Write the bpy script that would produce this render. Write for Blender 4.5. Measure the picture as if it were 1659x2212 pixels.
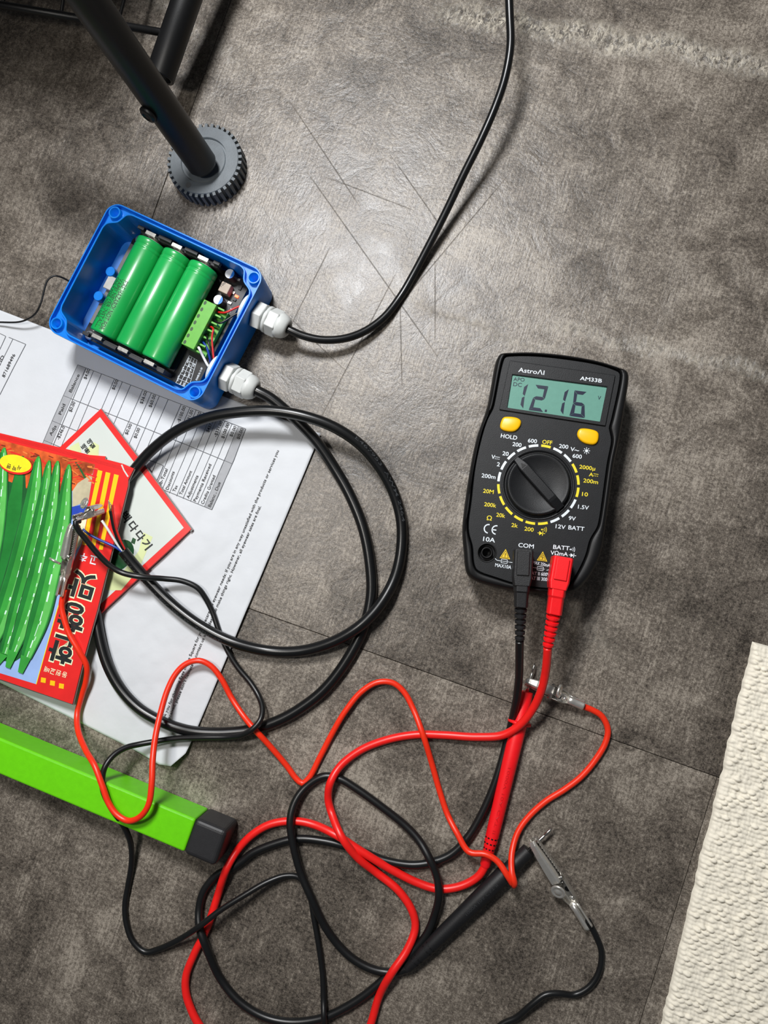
import bpy, bmesh, math, random
from mathutils import Vector, Matrix, noise
R_ = random.Random(7)
for o in list(bpy.data.objects): bpy.data.objects.remove(o, do_unlink=True)
sc = bpy.context.scene
COL = sc.collection
MM = 0.001
# ---------------------------------------------------------------- camera
IW, IH, FPX, CAMH = 1659.0, 2212.0, 1660.0, 0.457
NAD = (1020.0, 1250.0)                       # where straight down falls in the frame
_d = Vector((NAD[0]-IW/2, -(NAD[1]-IH/2), -FPX)).normalized()
_z = -_d
_x = (Vector((1,0,0)) - _z*_z.x).normalized()
_y = _z.cross(_x)
RC = Matrix((_x, _y, _z))                    # camera -> world rotation
cd = bpy.data.cameras.new('camera'); cam = bpy.data.objects.new('camera', cd); COL.objects.link(cam)
cam.matrix_world = Matrix.Translation((0,0,CAMH)) @ RC.to_4x4()
cd.sensor_fit = 'VERTICAL'; cd.sensor_height = 36.0; cd.lens = 36.0*FPX/IH
cd.clip_start = 0.01; cd.clip_end = 20
sc.camera = cam
def P(px, py, h=0.0):
    """point of the place that stands at height h (metres) and is seen at a pixel of the photograph"""
    w = RC @ Vector((px-IW/2, -(py-IH/2), -FPX))
    t = (CAMH-h)/(-w.z)
    return Vector((w.x*t, w.y*t, h))
# ---------------------------------------------------------------- light
sc.view_settings.view_transform = 'Standard'; sc.view_settings.look = 'None'
sc.view_settings.gamma = 1.0; sc.view_settings.use_curve_mapping = False
sc.view_settings.exposure = 0.0
wd = bpy.data.worlds.new('world'); sc.world = wd; wd.use_nodes = True
wd.node_tree.nodes['Background'].inputs[0].default_value = (0.93, 0.96, 1.0, 1)
wd.node_tree.nodes['Background'].inputs[1].default_value = 0.08
def area(name, loc, target, power, size, color):
    l = bpy.data.lights.new(name, 'AREA'); l.shape = 'DISK'; l.size = size; l.energy = power; l.color = color
    o = bpy.data.objects.new(name, l); COL.objects.link(o); o.location = loc
    o.rotation_euler = (Vector(target)-Vector(loc)).to_track_quat('-Z','Y').to_euler(); return o
L1 = P(450, -430, 0); area('room_light', (L1.x, L1.y, .8), (-.05, .08, 0), 9.8, 0.20, (.985, .99, 1.0))
L2 = P(150, 1010, 0); area('work_light', (L2.x, L2.y, .53), (-.02, 0.02, 0), 0.95, 0.075, (1.0, .955, .89))

# ---------------------------------------------------------------- materials
def lin(c):
    c = c/255.0
    return c/12.92 if c <= .04045 else ((c+.055)/1.055)**2.4
def rgb(r,g,b): return (lin(r), lin(g), lin(b), 1)
MATS = {}
def mat(name, col, rough=.5, metal=0.0, spec=.5, var=.08, scale=300.0, bump=0.0, bscale=1500.0, coat=0.0, emit=0.0, trans=0.0):
    if name in MATS: return MATS[name]
    m = bpy.data.materials.new(name); m.use_nodes = True; MATS[name] = m
    nt = m.node_tree; b = nt.nodes['Principled BSDF']
    tc = nt.nodes.new('ShaderNodeTexCoord')
    n = nt.nodes.new('ShaderNodeTexNoise'); n.inputs['Scale'].default_value = scale; n.inputs['Detail'].default_value = 4
    nt.links.new(tc.outputs['Object'], n.inputs['Vector'])
    cr = nt.nodes.new('ShaderNodeValToRGB'); c = Vector(col[:3])
    cr.color_ramp.elements[0].position = .3; cr.color_ramp.elements[1].position = .7
    cr.color_ramp.elements[0].color = (*(c*(1-var)), 1); cr.color_ramp.elements[1].color = (*[min(1,v) for v in c*(1+var)], 1)
    nt.links.new(n.outputs['Fac'], cr.inputs['Fac']); nt.links.new(cr.outputs['Color'], b.inputs['Base Color'])
    b.inputs['Roughness'].default_value = rough; b.inputs['Metallic'].default_value = metal
    b.inputs['Specular IOR Level'].default_value = spec; b.inputs['Coat Weight'].default_value = coat
    b.inputs['Coat Roughness'].default_value = .15; b.inputs['Transmission Weight'].default_value = trans
    if emit:
        b.inputs['Emission Color'].default_value = col; b.inputs['Emission Strength'].default_value = emit
    if bump:
        n2 = nt.nodes.new('ShaderNodeTexNoise'); n2.inputs['Scale'].default_value = bscale; n2.inputs['Detail'].default_value = 3
        nt.links.new(tc.outputs['Object'], n2.inputs['Vector'])
        bp = nt.nodes.new('ShaderNodeBump'); bp.inputs['Strength'].default_value = bump; bp.inputs['Distance'].default_value = .0004
        nt.links.new(n2.outputs['Fac'], bp.inputs['Height']); nt.links.new(bp.outputs['Normal'], b.inputs['Normal'])
    return m
M_black_wire = mat('black_rubber_wire', rgb(17,18,19), .36, spec=.5, var=.1)
M_black_cable = mat('black_cable_sheath', rgb(14,15,16), .3, spec=.5, var=.1)
M_red_wire = mat('red_wire', rgb(236,30,26), .36, var=.04)
M_orange_wire = mat('orange_red_wire', rgb(236,48,20), .36, var=.04)
M_red_plastic = mat('red_plastic', rgb(240,20,28), .42, var=.04, bump=.08)
M_black_plastic = mat('black_plastic', rgb(20,20,22), .5, var=.15, bump=.12)
M_black_tex = mat('textured_black_plastic', rgb(22,22,24), .55, var=.2, bump=.35, bscale=2500)
M_meter = mat('meter_face_plastic', rgb(24,25,27), .46, spec=.32, var=.12, bump=.2, bscale=2600)
M_holster = mat('black_rubber_holster', rgb(14,14,15), .5, spec=.35, var=.1)
M_chrome = mat('nickel_plated_steel', rgb(226,223,216), .27, metal=.8, var=.06, bump=.12, bscale=700)
M_steelpin = mat('steel_pin', rgb(200,198,192), .25, metal=1.0, var=.06)
M_white_print = mat('white_print', rgb(222,230,236), .5, var=.02)
M_yellow_print = mat('yellow_print', rgb(236,214,30), .5, var=.03)
M_black_print = mat('black_print', rgb(32,33,36), .6, var=.1)
M_grey_print = mat('grey_print', rgb(160,162,166), .7, var=.05)
M_line_print = mat('thin_line_print', rgb(92,95,100), .7, var=.1)
M_copper = mat('tinned_copper', rgb(200,180,150), .3, metal=1.0)

# ---------------------------------------------------------------- helpers
def setp(o, label=None, cat=None, group=None, kind=None):
    if label: o['label'] = label
    if cat: o['category'] = cat
    if group: o['group'] = group
    if kind: o['kind'] = kind
    return o
def thing(name, loc, label, cat, group=None):
    o = bpy.data.objects.new(name, None); o.empty_display_size = .01; COL.objects.link(o)
    o.location = loc
    return setp(o, label, cat, group)
def wmat(o):
    m = o.matrix_basis.copy()
    if o.parent is not None: m = wmat(o.parent) @ o.matrix_parent_inverse @ m
    return m
def link(name, me, m, parent=None, smooth=False, label=None):
    o = bpy.data.objects.new(name, me); COL.objects.link(o)
    if m is not None and not me.materials: me.materials.append(m)
    if smooth:
        for p in me.polygons: p.use_smooth = True
    if parent is not None:
        o.parent = parent
        o.matrix_parent_inverse = wmat(parent).inverted()
    if label: o['label'] = label
    return o
def mesh(name, verts, faces, m=None, parent=None, smooth=False, label=None):
    me = bpy.data.meshes.new(name); me.from_pydata([tuple(v) for v in verts], [], faces); me.update()
    return link(name, me, m, parent, smooth, label)
def bmobj(name, bm, m, parent=None, smooth=False, label=None):
    bmesh.ops.recalc_face_normals(bm, faces=bm.faces)
    me = bpy.data.meshes.new(name); bm.to_mesh(me); bm.free()
    return link(name, me, m, parent, smooth, label)
def bevel(o, w, seg=2, ang=35):
    b = o.modifiers.new('bevel','BEVEL'); b.width = w; b.segments = seg; b.limit_method = 'ANGLE'; b.angle_limit = math.radians(ang)
    return o
def crom(pts, step=.0016, closed=False):
    """points of a smooth curve through pts"""
    n = len(pts); out = []
    for i in range(n if closed else n-1):
        if closed: a,b,c,d = pts[(i-1)%n], pts[i], pts[(i+1)%n], pts[(i+2)%n]
        else: a,b,c,d = pts[max(i-1,0)], pts[i], pts[i+1], pts[min(i+2,n-1)]
        k = max(2, int((c-b).length/step))
        # centripetal form
        t0=0; t1=t0+max((b-a).length,1e-6)**.5; t2=t1+max((c-b).length,1e-6)**.5; t3=t2+max((d-c).length,1e-6)**.5
        for j in range(k):
            t = t1+(t2-t1)*j/k
            A1 = a*((t1-t)/(t1-t0))+b*((t-t0)/(t1-t0)) if (b-a).length>1e-7 else b
            A2 = b*((t2-t)/(t2-t1))+c*((t-t1)/(t2-t1))
            A3 = c*((t3-t)/(t3-t2))+d*((t-t2)/(t3-t2)) if (d-c).length>1e-7 else c
            B1 = A1*((t2-t)/(t2-t0))+A2*((t-t0)/(t2-t0))
            B2 = A2*((t3-t)/(t3-t1))+A3*((t-t1)/(t3-t1))
            out.append(B1*((t2-t)/(t2-t1))+B2*((t-t1)/(t2-t1)))
    if not closed: out.append(pts[-1].copy())
    return out
def sweep(path, r, seg=12, caps=True):
    """tube along a path of points; r a number or a list"""
    n = len(path); V = []; F = []
    up = Vector((0,0,1)); T0 = (path[1]-path[0]).normalized()
    if abs(T0.z) > .9: up = Vector((1,0,0))
    N = (up-T0*up.dot(T0)).normalized()
    for i,p in enumerate(path):
        T = (path[min(i+1,n-1)]-path[max(i-1,0)]).normalized()
        N = (N-T*N.dot(T)).normalized(); B = T.cross(N)
        rr = r[i] if isinstance(r,(list,tuple)) else r
        for k in range(seg):
            a = 2*math.pi*k/seg; V.append(p+(N*math.cos(a)+B*math.sin(a))*rr)
    for i in range(n-1):
        for k in range(seg):
            F.append((i*seg+k, i*seg+(k+1)%seg, (i+1)*seg+(k+1)%seg, (i+1)*seg+k))
    if caps:
        F.append(tuple(range(seg-1,-1,-1))); F.append(tuple((n-1)*seg+k for k in range(seg)))
    return V, F
def wire(name, pts, r, m, parent=None, seg=12, z0=None):
    """pts: (x, y[, z in mm]) in photo pixels; default height is lying on the floor"""
    w = [P(p[0], p[1], (p[2] if len(p) > 2 else (r*1000+.1 if z0 is None else z0))*MM) for p in pts]
    path = crom(w); V,F = sweep(path, r, seg)
    return mesh(name, V, F, m, parent, True), path
def lathe(prof, origin, axis, seg=32, caps=True):
    """prof: (distance along axis, radius)"""
    axis = axis.normalized(); ref = Vector((0,0,1)) if abs(axis.z) < .9 else Vector((1,0,0))
    N = (ref-axis*ref.dot(axis)).normalized(); B = axis.cross(N); V = []; F = []
    for t,r in prof:
        for k in range(seg):
            a = 2*math.pi*k/seg; V.append(origin+axis*t+(N*math.cos(a)+B*math.sin(a))*r)
    n = len(prof)
    for i in range(n-1):
        for k in range(seg):
            F.append((i*seg+k, i*seg+(k+1)%seg, (i+1)*seg+(k+1)%seg, (i+1)*seg+k))
    if caps: F.append(tuple(range(seg-1,-1,-1))); F.append(tuple((n-1)*seg+k for k in range(seg)))
    return V, F
def merge(*vf):
    V = []; F = []
    for v,f in vf:
        k = len(V); V += list(v); F += [tuple(i+k for i in q) for q in f]
    return V, F
def boxvf(c, ax, ay, az, sx, sy, sz):
    V = [c+ax*(sx*i)+ay*(sy*j)+az*(sz*k) for i in (-.5,.5) for j in (-.5,.5) for k in (-.5,.5)]
    return V, [(0,1,3,2),(4,6,7,5),(0,4,5,1),(2,3,7,6),(0,2,6,4),(1,5,7,3)]
def box(name, c, ax, ay, az, sx, sy, sz, m, parent=None, bev=0.0, label=None):
    V,F = boxvf(c,ax,ay,az,sx,sy,sz); o = mesh(name,V,F,m,parent,False,label)
    if bev: bevel(o,bev,2)
    return o
def prism(poly, z0, z1):
    """poly: list of xy Vectors (world); extruded from z0 to z1"""
    n = len(poly); V = [Vector((p.x,p.y,z0)) for p in poly]+[Vector((p.x,p.y,z1)) for p in poly]
    F = [tuple(range(n-1,-1,-1)), tuple(range(n,2*n))]+[(i,(i+1)%n,n+(i+1)%n,n+i) for i in range(n)]
    return V,F
def ring(outer, inner, z0, z1):
    """wall between two contours of equal count"""
    n = len(outer); V = []
    for c,z in ((outer,z0),(outer,z1),(inner,z1),(inner,z0)): V += [Vector((p.x,p.y,z)) for p in c]
    F = []
    for a in range(4):
        b = (a+1)%4
        for i in range(n):
            j = (i+1)%n; F.append((a*n+i,a*n+j,b*n+j,b*n+i))
    return V,F
def offset_poly(poly, d):
    """inset (d>0) of a counter-clockwise or clockwise contour"""
    n = len(poly); A = sum(poly[i].x*poly[(i+1)%n].y-poly[(i+1)%n].x*poly[i].y for i in range(n)); s = 1 if A > 0 else -1
    out = []
    for i in range(n):
        t = (poly[(i+1)%n]-poly[i-1]); t = Vector((t.x,t.y,0)).normalized()
        out.append(poly[i]+Vector((-t.y,t.x,0))*d*s)
    return out
# ---- lettering
_tc = {}
def glyphs(body, bold=0.0):
    key = (body,bold)
    if key in _tc: return _tc[key]
    cu = bpy.data.curves.new('lettering','FONT'); cu.body = body; cu.size = 1.0; cu.offset = bold; cu.resolution_u = 3
    ob = bpy.data.objects.new('lettering', cu); COL.objects.link(ob)
    bpy.context.view_layer.update()
    dg = bpy.context.evaluated_depsgraph_get()
    me = bpy.data.meshes.new_from_object(ob.evaluated_get(dg))
    V = [v.co.copy() for v in me.vertices]; F = [tuple(p.vertices) for p in me.polygons]
    bpy.data.objects.remove(ob); bpy.data.curves.remove(cu); bpy.data.meshes.remove(me)
    if not V: V = [Vector((0,0,0))]; F = []
    x0 = min(v.x for v in V); x1 = max(v.x for v in V); y0 = min(v.y for v in V); y1 = max(v.y for v in V)
    _tc[key] = (V,F,x0,x1,y0,y1); return _tc[key]
class Print:
    """flat print laid on a surface: pt(px,py) gives the surface point of a pixel, zf(x,y) its height"""
    def __init__(s, pt, zf): s.pt = pt; s.zf = zf; s.layers = {}
    def add(s, m, V, F, dz):
        L = s.layers.setdefault(m.name, (m,[],[])); k = len(L[1])
        for v in V: L[1].append(Vector((v.x, v.y, s.zf(v.x,v.y)+dz)))
        L[2].extend(tuple(i+k for i in f) for f in F)
    def text(s, body, p0, p1, hpx, m, bold=0.0, dz=.00008, cap=.70, fit=True):
        """baseline from pixel p0 to p1, capitals hpx tall"""
        V,F,x0,x1,y0,y1 = glyphs(body,bold)
        a = s.pt(*p0); b = s.pt(*p1); u = Vector((b.x-a.x, b.y-a.y, 0)); L = u.length; u = u/L; w = Vector((-u.y,u.x,0))
        sx = L/(x1-x0) if fit else None
        q = s.pt(p0[0]+hpx*.7071, p0[1]+hpx*.7071); sy = Vector((q.x-a.x,q.y-a.y)).length/cap
        s.add(m, [a+u*((v.x-x0)*sx)+w*(v.y*sy) for v in V], F, dz)
    def glyph(s, body, c, d, wpx, hpx, m, bold=0.0, dz=.00008):
        """one sign centred at pixel c, reading direction d"""
        V,F,x0,x1,y0,y1 = glyphs(body,bold)
        n = math.hypot(*d); a = s.pt(*c); b = s.pt(c[0]+d[0]/n*wpx, c[1]+d[1]/n*wpx); u = Vector((b.x-a.x,b.y-a.y,0)); W = u.length; u = u/W; w = Vector((-u.y,u.x,0))
        H = W*hpx/wpx
        s.add(m, [a+u*((v.x-(x0+x1)/2)/(x1-x0)*W)+w*((v.y-(y0+y1)/2)/(y1-y0)*H) for v in V], F, dz)
    def poly(s, pts, m, dz=.00005, sub=0):
        bm = bmesh.new(); vs = [bm.verts.new(s.pt(*p)) for p in pts]
        f = bm.faces.new(vs); 
        if f.normal.z < 0 or True: f.normal_update()
        if f.normal.z < 0: f.normal_flip()
        bmesh.ops.triangulate(bm, faces=bm.faces[:])
        for _ in range(sub): bmesh.ops.subdivide_edges(bm, edges=bm.edges[:], cuts=1, use_grid_fill=True)
        bm.verts.index_update(); s.add(m, [v.co.copy() for v in bm.verts], [tuple(v.index for v in f.verts) for f in bm.faces], dz); bm.free()
    def line(s, pts, wpx, m, dz=.00006, n=1):
        for p,q in zip(pts[:-1],pts[1:]):
            L = math.hypot(q[0]-p[0],q[1]-p[1]); nx,ny = -(q[1]-p[1])/L*wpx/2, (q[0]-p[0])/L*wpx/2
            for i in range(n):
                a = (p[0]+(q[0]-p[0])*i/n, p[1]+(q[1]-p[1])*i/n); b = (p[0]+(q[0]-p[0])*(i+1)/n, p[1]+(q[1]-p[1])*(i+1)/n)
                s.poly([(a[0]-nx,a[1]-ny),(b[0]-nx,b[1]-ny),(b[0]+nx,b[1]+ny),(a[0]+nx,a[1]+ny)], m, dz)
    def build(s, parent, names=None):
        for k,(m,V,F) in s.layers.items():
            mesh((names or {}).get(k, 'printed_marks'), V, F, m, parent)['kind'] = 'stuff'
def flat(z): return (lambda x,y: P(x,y,z)), (lambda x,y: z)
def crop(ox, oy, s): return lambda *pts: [(ox+p[0]/s, oy+p[1]/s)+tuple(p[2:]) for p in pts]
def ell(cx, cy, a, b, rot=0, n=28):
    c,s = math.cos(math.radians(rot)), math.sin(math.radians(rot))
    return [(cx+a*math.cos(t)*c-b*math.sin(t)*s, cy+a*math.cos(t)*s+b*math.sin(t)*c) for t in [2*math.pi*i/n for i in range(n)]]
# ================================================================ floor
B0, B1 = P(534,1313), P(1569.5,1686)
FU = (B1-B0).normalized(); FV = Vector((-FU.y, FU.x, 0))     # along the long seam / across it (up in the photo)
FANG = math.atan2(FU.y, FU.x)
def floor_material():
    m = bpy.data.materials.new('stone_look_vinyl'); m.use_nodes = True; nt = m.node_tree; b = nt.nodes['Principled BSDF']
    N = nt.nodes.new; L = nt.links.new
    geo = N('ShaderNodeNewGeometry')
    rot = N('ShaderNodeMapping'); rot.vector_type = 'TEXTURE'; rot.inputs['Rotation'].default_value[2] = FANG
    L(geo.outputs['Position'], rot.inputs['Vector'])
    info = N('ShaderNodeObjectInfo')
    off = N('ShaderNodeVectorMath'); off.operation = 'MULTIPLY_ADD'
    comb = N('ShaderNodeCombineXYZ'); L(info.outputs['Random'], comb.inputs['Z'])
    off.inputs[1].default_value = (1,1,1); L(rot.outputs[0], off.inputs[0]); L(comb.outputs[0], off.inputs[2])
    def nz(scale, detail=6, rough=.6, sx=1, sy=1, dist=0.0):
        mp = N('ShaderNodeMapping'); mp.inputs['Scale'].default_value = (sx,sy,1); L(off.outputs[0], mp.inputs['Vector'])
        n = N('ShaderNodeTexNoise'); n.inputs['Scale'].default_value = scale; n.inputs['Detail'].default_value = detail
        n.inputs['Roughness'].default_value = rough; n.inputs['Distortion'].default_value = dist; L(mp.outputs[0], n.inputs['Vector']); return n.outputs['Fac']
    def math_(op, a, c=None, d=None):
        n = N('ShaderNodeMath'); n.operation = op
        for i,v in enumerate((a,c,d)):
            if v is None: continue
            if isinstance(v,(int,float)): n.inputs[i].default_value = v
            else: L(v, n.inputs[i])
        return n.outputs[0]
    def rng(v, a, c, d=0.0, e=1.0):
        n = N('ShaderNodeMapRange'); n.inputs[1].default_value = a; n.inputs[2].default_value = c; n.inputs[3].default_value = d; n.inputs[4].default_value = e; L(v, n.inputs[0]); return n.outputs[0]
    big = nz(9, 5, .6, dist=.6); mid = nz(42, 7, .65, dist=.8); grain = nz(1500, 3, .6); grain2 = nz(520, 4, .7)
    stri = nz(1.0, 4, .6, 900, 60); fib = nz(1.0, 3, .6, 260, 1300)
    v = math_('ADD', math_('MULTIPLY', big, .62), math_('MULTIPLY', mid, .62)); v = math_('SUBTRACT', v, .12)
    v = math_('ADD', v, math_('MULTIPLY', math_('SUBTRACT', grain2, .5), .75))
    v = math_('ADD', v, math_('MULTIPLY', math_('SUBTRACT', grain, .5), .55))
    v = math_('ADD', v, math_('MULTIPLY', math_('MULTIPLY', math_('SUBTRACT', stri, .5), rng(mid, .35, .65)), .55))
    v = math_('ADD', v, math_('MULTIPLY', math_('SUBTRACT', fib, .5), .16))
    cr = N('ShaderNodeValToRGB'); e = cr.color_ramp.elements
    e[0].position = .26; e[0].color = rgb(52,47,42); e[1].position = .76; e[1].color = rgb(158,149,137)
    x = cr.color_ramp.elements.new(.5); x.color = rgb(103,95,86)
    L(v, cr.inputs['Fac'])
    col = cr.outputs['Color']; height = math_('ADD', math_('MULTIPLY', grain2, .5), math_('MULTIPLY', mid, 1.2))
    height = math_('ADD', height, math_('MULTIPLY', math_('MULTIPLY', stri, rng(mid, .35, .65)), .7)); 
    def line_dist(a, c, dist_amp, scale):
        """distance of the surface from a straight streak a-c (floor metres), wobbling with noise"""
        a = Vector((a.x,a.y,0)); c = Vector((c.x,c.y,0)); t = (c-a).normalized(); n = Vector((-t.y,t.x,0))
        dp = N('ShaderNodeVectorMath'); dp.operation = 'DOT_PRODUCT'; L(geo.outputs['Position'], dp.inputs[0]); dp.inputs[1].default_value = n
        d = math_('SUBTRACT', dp.outputs['Value'], a.dot(n))
        if dist_amp: d = math_('ADD', d, math_('MULTIPLY', wob, dist_amp))
        dt = N('ShaderNodeVectorMath'); dt.operation = 'DOT_PRODUCT'; L(geo.outputs['Position'], dt.inputs[0]); dt.inputs[1].default_value = t
        s = dt.outputs['Value']; s0 = a.dot(t); s1 = c.dot(t); e_ = .012
        msk = math_('MULTIPLY', rng(s, s0-e_, s0+e_), rng(s, s1+e_, s1-e_))
        return math_('ABSOLUTE', d), msk
    def mixc(fac, c1, c2):
        n = N('ShaderNodeMix'); n.data_type = 'RGBA'; L(fac, n.inputs[0]); L(c1, n.inputs[6])
        if isinstance(c2,tuple): n.inputs[7].default_value = c2
        else: L(c2, n.inputs[7])
        return n.outputs[2]
    wob = math_('SUBTRACT', nz(38,4,.6), .5); veint = rng(nz(330,5,.75,1,.55,1.2), .38, .62); veind = rng(nz(260,5,.7,1,.6,1.5), .52, .42)
    # pale crackled veins printed into the stone pattern
    for p,q,w,st in (((960,25),(1800,165),.0065,1.0), ((1250,85),(1480,100),.004,.5), ((1180,700),(1760,830),.0035,.55), ((900,660),(1200,760),.003,.3), ((1180,1240),(1320,1420),.006,.25), ((300,-30),(520,140),.006,.3)):
        d,msk = line_dist(P(*p),P(*q),.022,38)
        f = math_('MULTIPLY', math_('MULTIPLY', rng(d, w*1.6, 0), msk), st)
        tex = veint
        col = mixc(math_('MULTIPLY', f, tex), col, rgb(192,184,168))
        col = mixc(math_('MULTIPLY', f, veind), col, rgb(62,56,50))
        height = math_('ADD', height, math_('MULTIPLY', math_('MULTIPLY', f, tex), 1.3))
    # long fine scratches
    for p,q in (((680,395),(935,755)),((725,390),(870,445)),((940,590),(940,710)),((700,560),(640,680)),((1080,400),(870,650)),((862,360),(960,500)),((700,890),(840,620)),((865,680),(868,810)),((640,240),(760,420)),((640,700),(735,790))):
        d,msk = line_dist(P(*p),P(*q),0,1)
        f = math_('MULTIPLY', math_('MULTIPLY', rng(d, .00035, .0001), msk), .6)
        col = mixc(f, col, rgb(50,47,43)); height = math_('SUBTRACT', height, math_('MULTIPLY', f, 1.2))
    L(col, b.inputs['Base Color'])
    b.inputs['Specular IOR Level'].default_value = .5
    L(rng(math_('ADD', mid, math_('MULTIPLY',grain2,.3)), .35, .95, .27, .42), b.inputs['Roughness'])
    bp = N('ShaderNodeBump'); bp.inputs['Strength'].default_value = .33; bp.inputs['Distance'].default_value = .0009
    L(height, bp.inputs['Height']); L(bp.outputs['Normal'], b.inputs['Normal'])
    return m
M_floor = floor_material()
M_sub = mat('dark_subfloor', rgb(20,18,16), .9)
fc = Vector((0,0,0))
def fpt(u, v, z): q = B0+FU*u+FV*v; return Vector((q.x,q.y,z))
floor_o = mesh('floor', [fpt(u,v,z) for u in (-1.1,1.6) for v in (-.9,1.3) for z in (-.012,-.0042)], [(0,1,3,2),(4,6,7,5),(0,4,5,1),(2,3,7,6),(0,2,6,4),(1,5,7,3)], M_sub)
setp(floor_o, 'grey brown stone-look vinyl floor tiles with fine dark joints', 'floor', kind='structure')
uA = (P(498,0)-B0).dot(FU); uA2 = (P(330,467)-B0).dot(FU); uA = (uA+uA2)/2
uC = ((P(1547,1683)-B0).dot(FU)+(P(1400,2156)-B0).dot(FU))/2
gap = .00018
def tile(u0,u1,v0,v1):
    V = [fpt(u,v,z) for u in (u0+gap,u1-gap) for v in (v0+gap,v1-gap) for z in (-.004,0)]
    o = mesh('floor_tile', V, [(0,1,3,2),(4,6,7,5),(0,4,5,1),(2,3,7,6),(0,2,6,4),(1,5,7,3)], M_floor, floor_o)
    bevel(o,.0002,1)
TL = .61
for u0 in (uA-TL, uA, uA+TL): tile(u0, u0+TL, 0, TL)
for u0 in (uA-TL, uA, uA+TL): tile(u0, u0+TL, TL, 2*TL)
for u0 in (uC-2*TL, uC-TL, uC): tile(u0, u0+TL, -TL, 0)

# ================================================================ rug
def make_rug():
    a = P(1630,1387,.004); bpt = P(1433,2207,.004)
    ev = (bpt-a); ev.z = 0; ev.normalize(); eu = Vector((-ev.y, ev.x, 0))      # eu points right in the photo
    if eu.x < 0: eu = -eu
    W, Lh, st = .21, .31, .00052
    nu, nv = int(W/st), int(Lh/st); V = []; F = []
    pu, pv = .0041, .0024
    for j in range(nv+1):
        y = j*st; wob = .0012*noise.noise((y*45,3,0))+.0007*noise.noise((y*200,9,0))
        for i in range(nu+1):
            x = i*st
            xx = x+.0007*noise.noise((x*90,y*90,1)); yy = y+.0006*noise.noise((x*110,y*110,7))
            r_ = math.floor(yy/pv); fy = yy/pv-r_-.5
            q = xx/pu+(.5 if r_%2 else 0); c_ = math.floor(q); fx = q-c_-.5
            rnd = .75+.5*noise.cell((c_+.5,r_+.5,.5))
            h = max(0.0, 1-(fx*1.75)**2-(fy*1.75)**2)**.5*.0021*rnd
            # the threads running the other way between the bumps
            h2 = max(0.0, 1-((abs(fx)-.5)*3.2)**2-(fy*1.3)**2)**.5*.0011
            ed = min(x, y)/.0035; ed = 1.0 if ed > 1 else max(0.0,(1-(1-ed)**2))**.5
            z = .0002+(.0026+max(h,h2)+.0004*noise.noise((x*30,y*30,4)))*ed
            p = a+eu*(x+wob*(1 if x < .02 else 0))+ev*y
            V.append((p.x,p.y,z))
    w = nu+1
    for j in range(nv):
        for i in range(nu): F.append((j*w+i, j*w+i+1, (j+1)*w+i+1, (j+1)*w+i))
    m = mat('cream_cotton_weave', rgb(240,233,216), .9, var=.06, scale=180, spec=.2, bump=.5, bscale=2600)
    o = mesh('rug', V, F, m, None, True)
    setp(o, 'cream woven cotton rug corner lying on the floor', 'rug')
make_rug()

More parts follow.
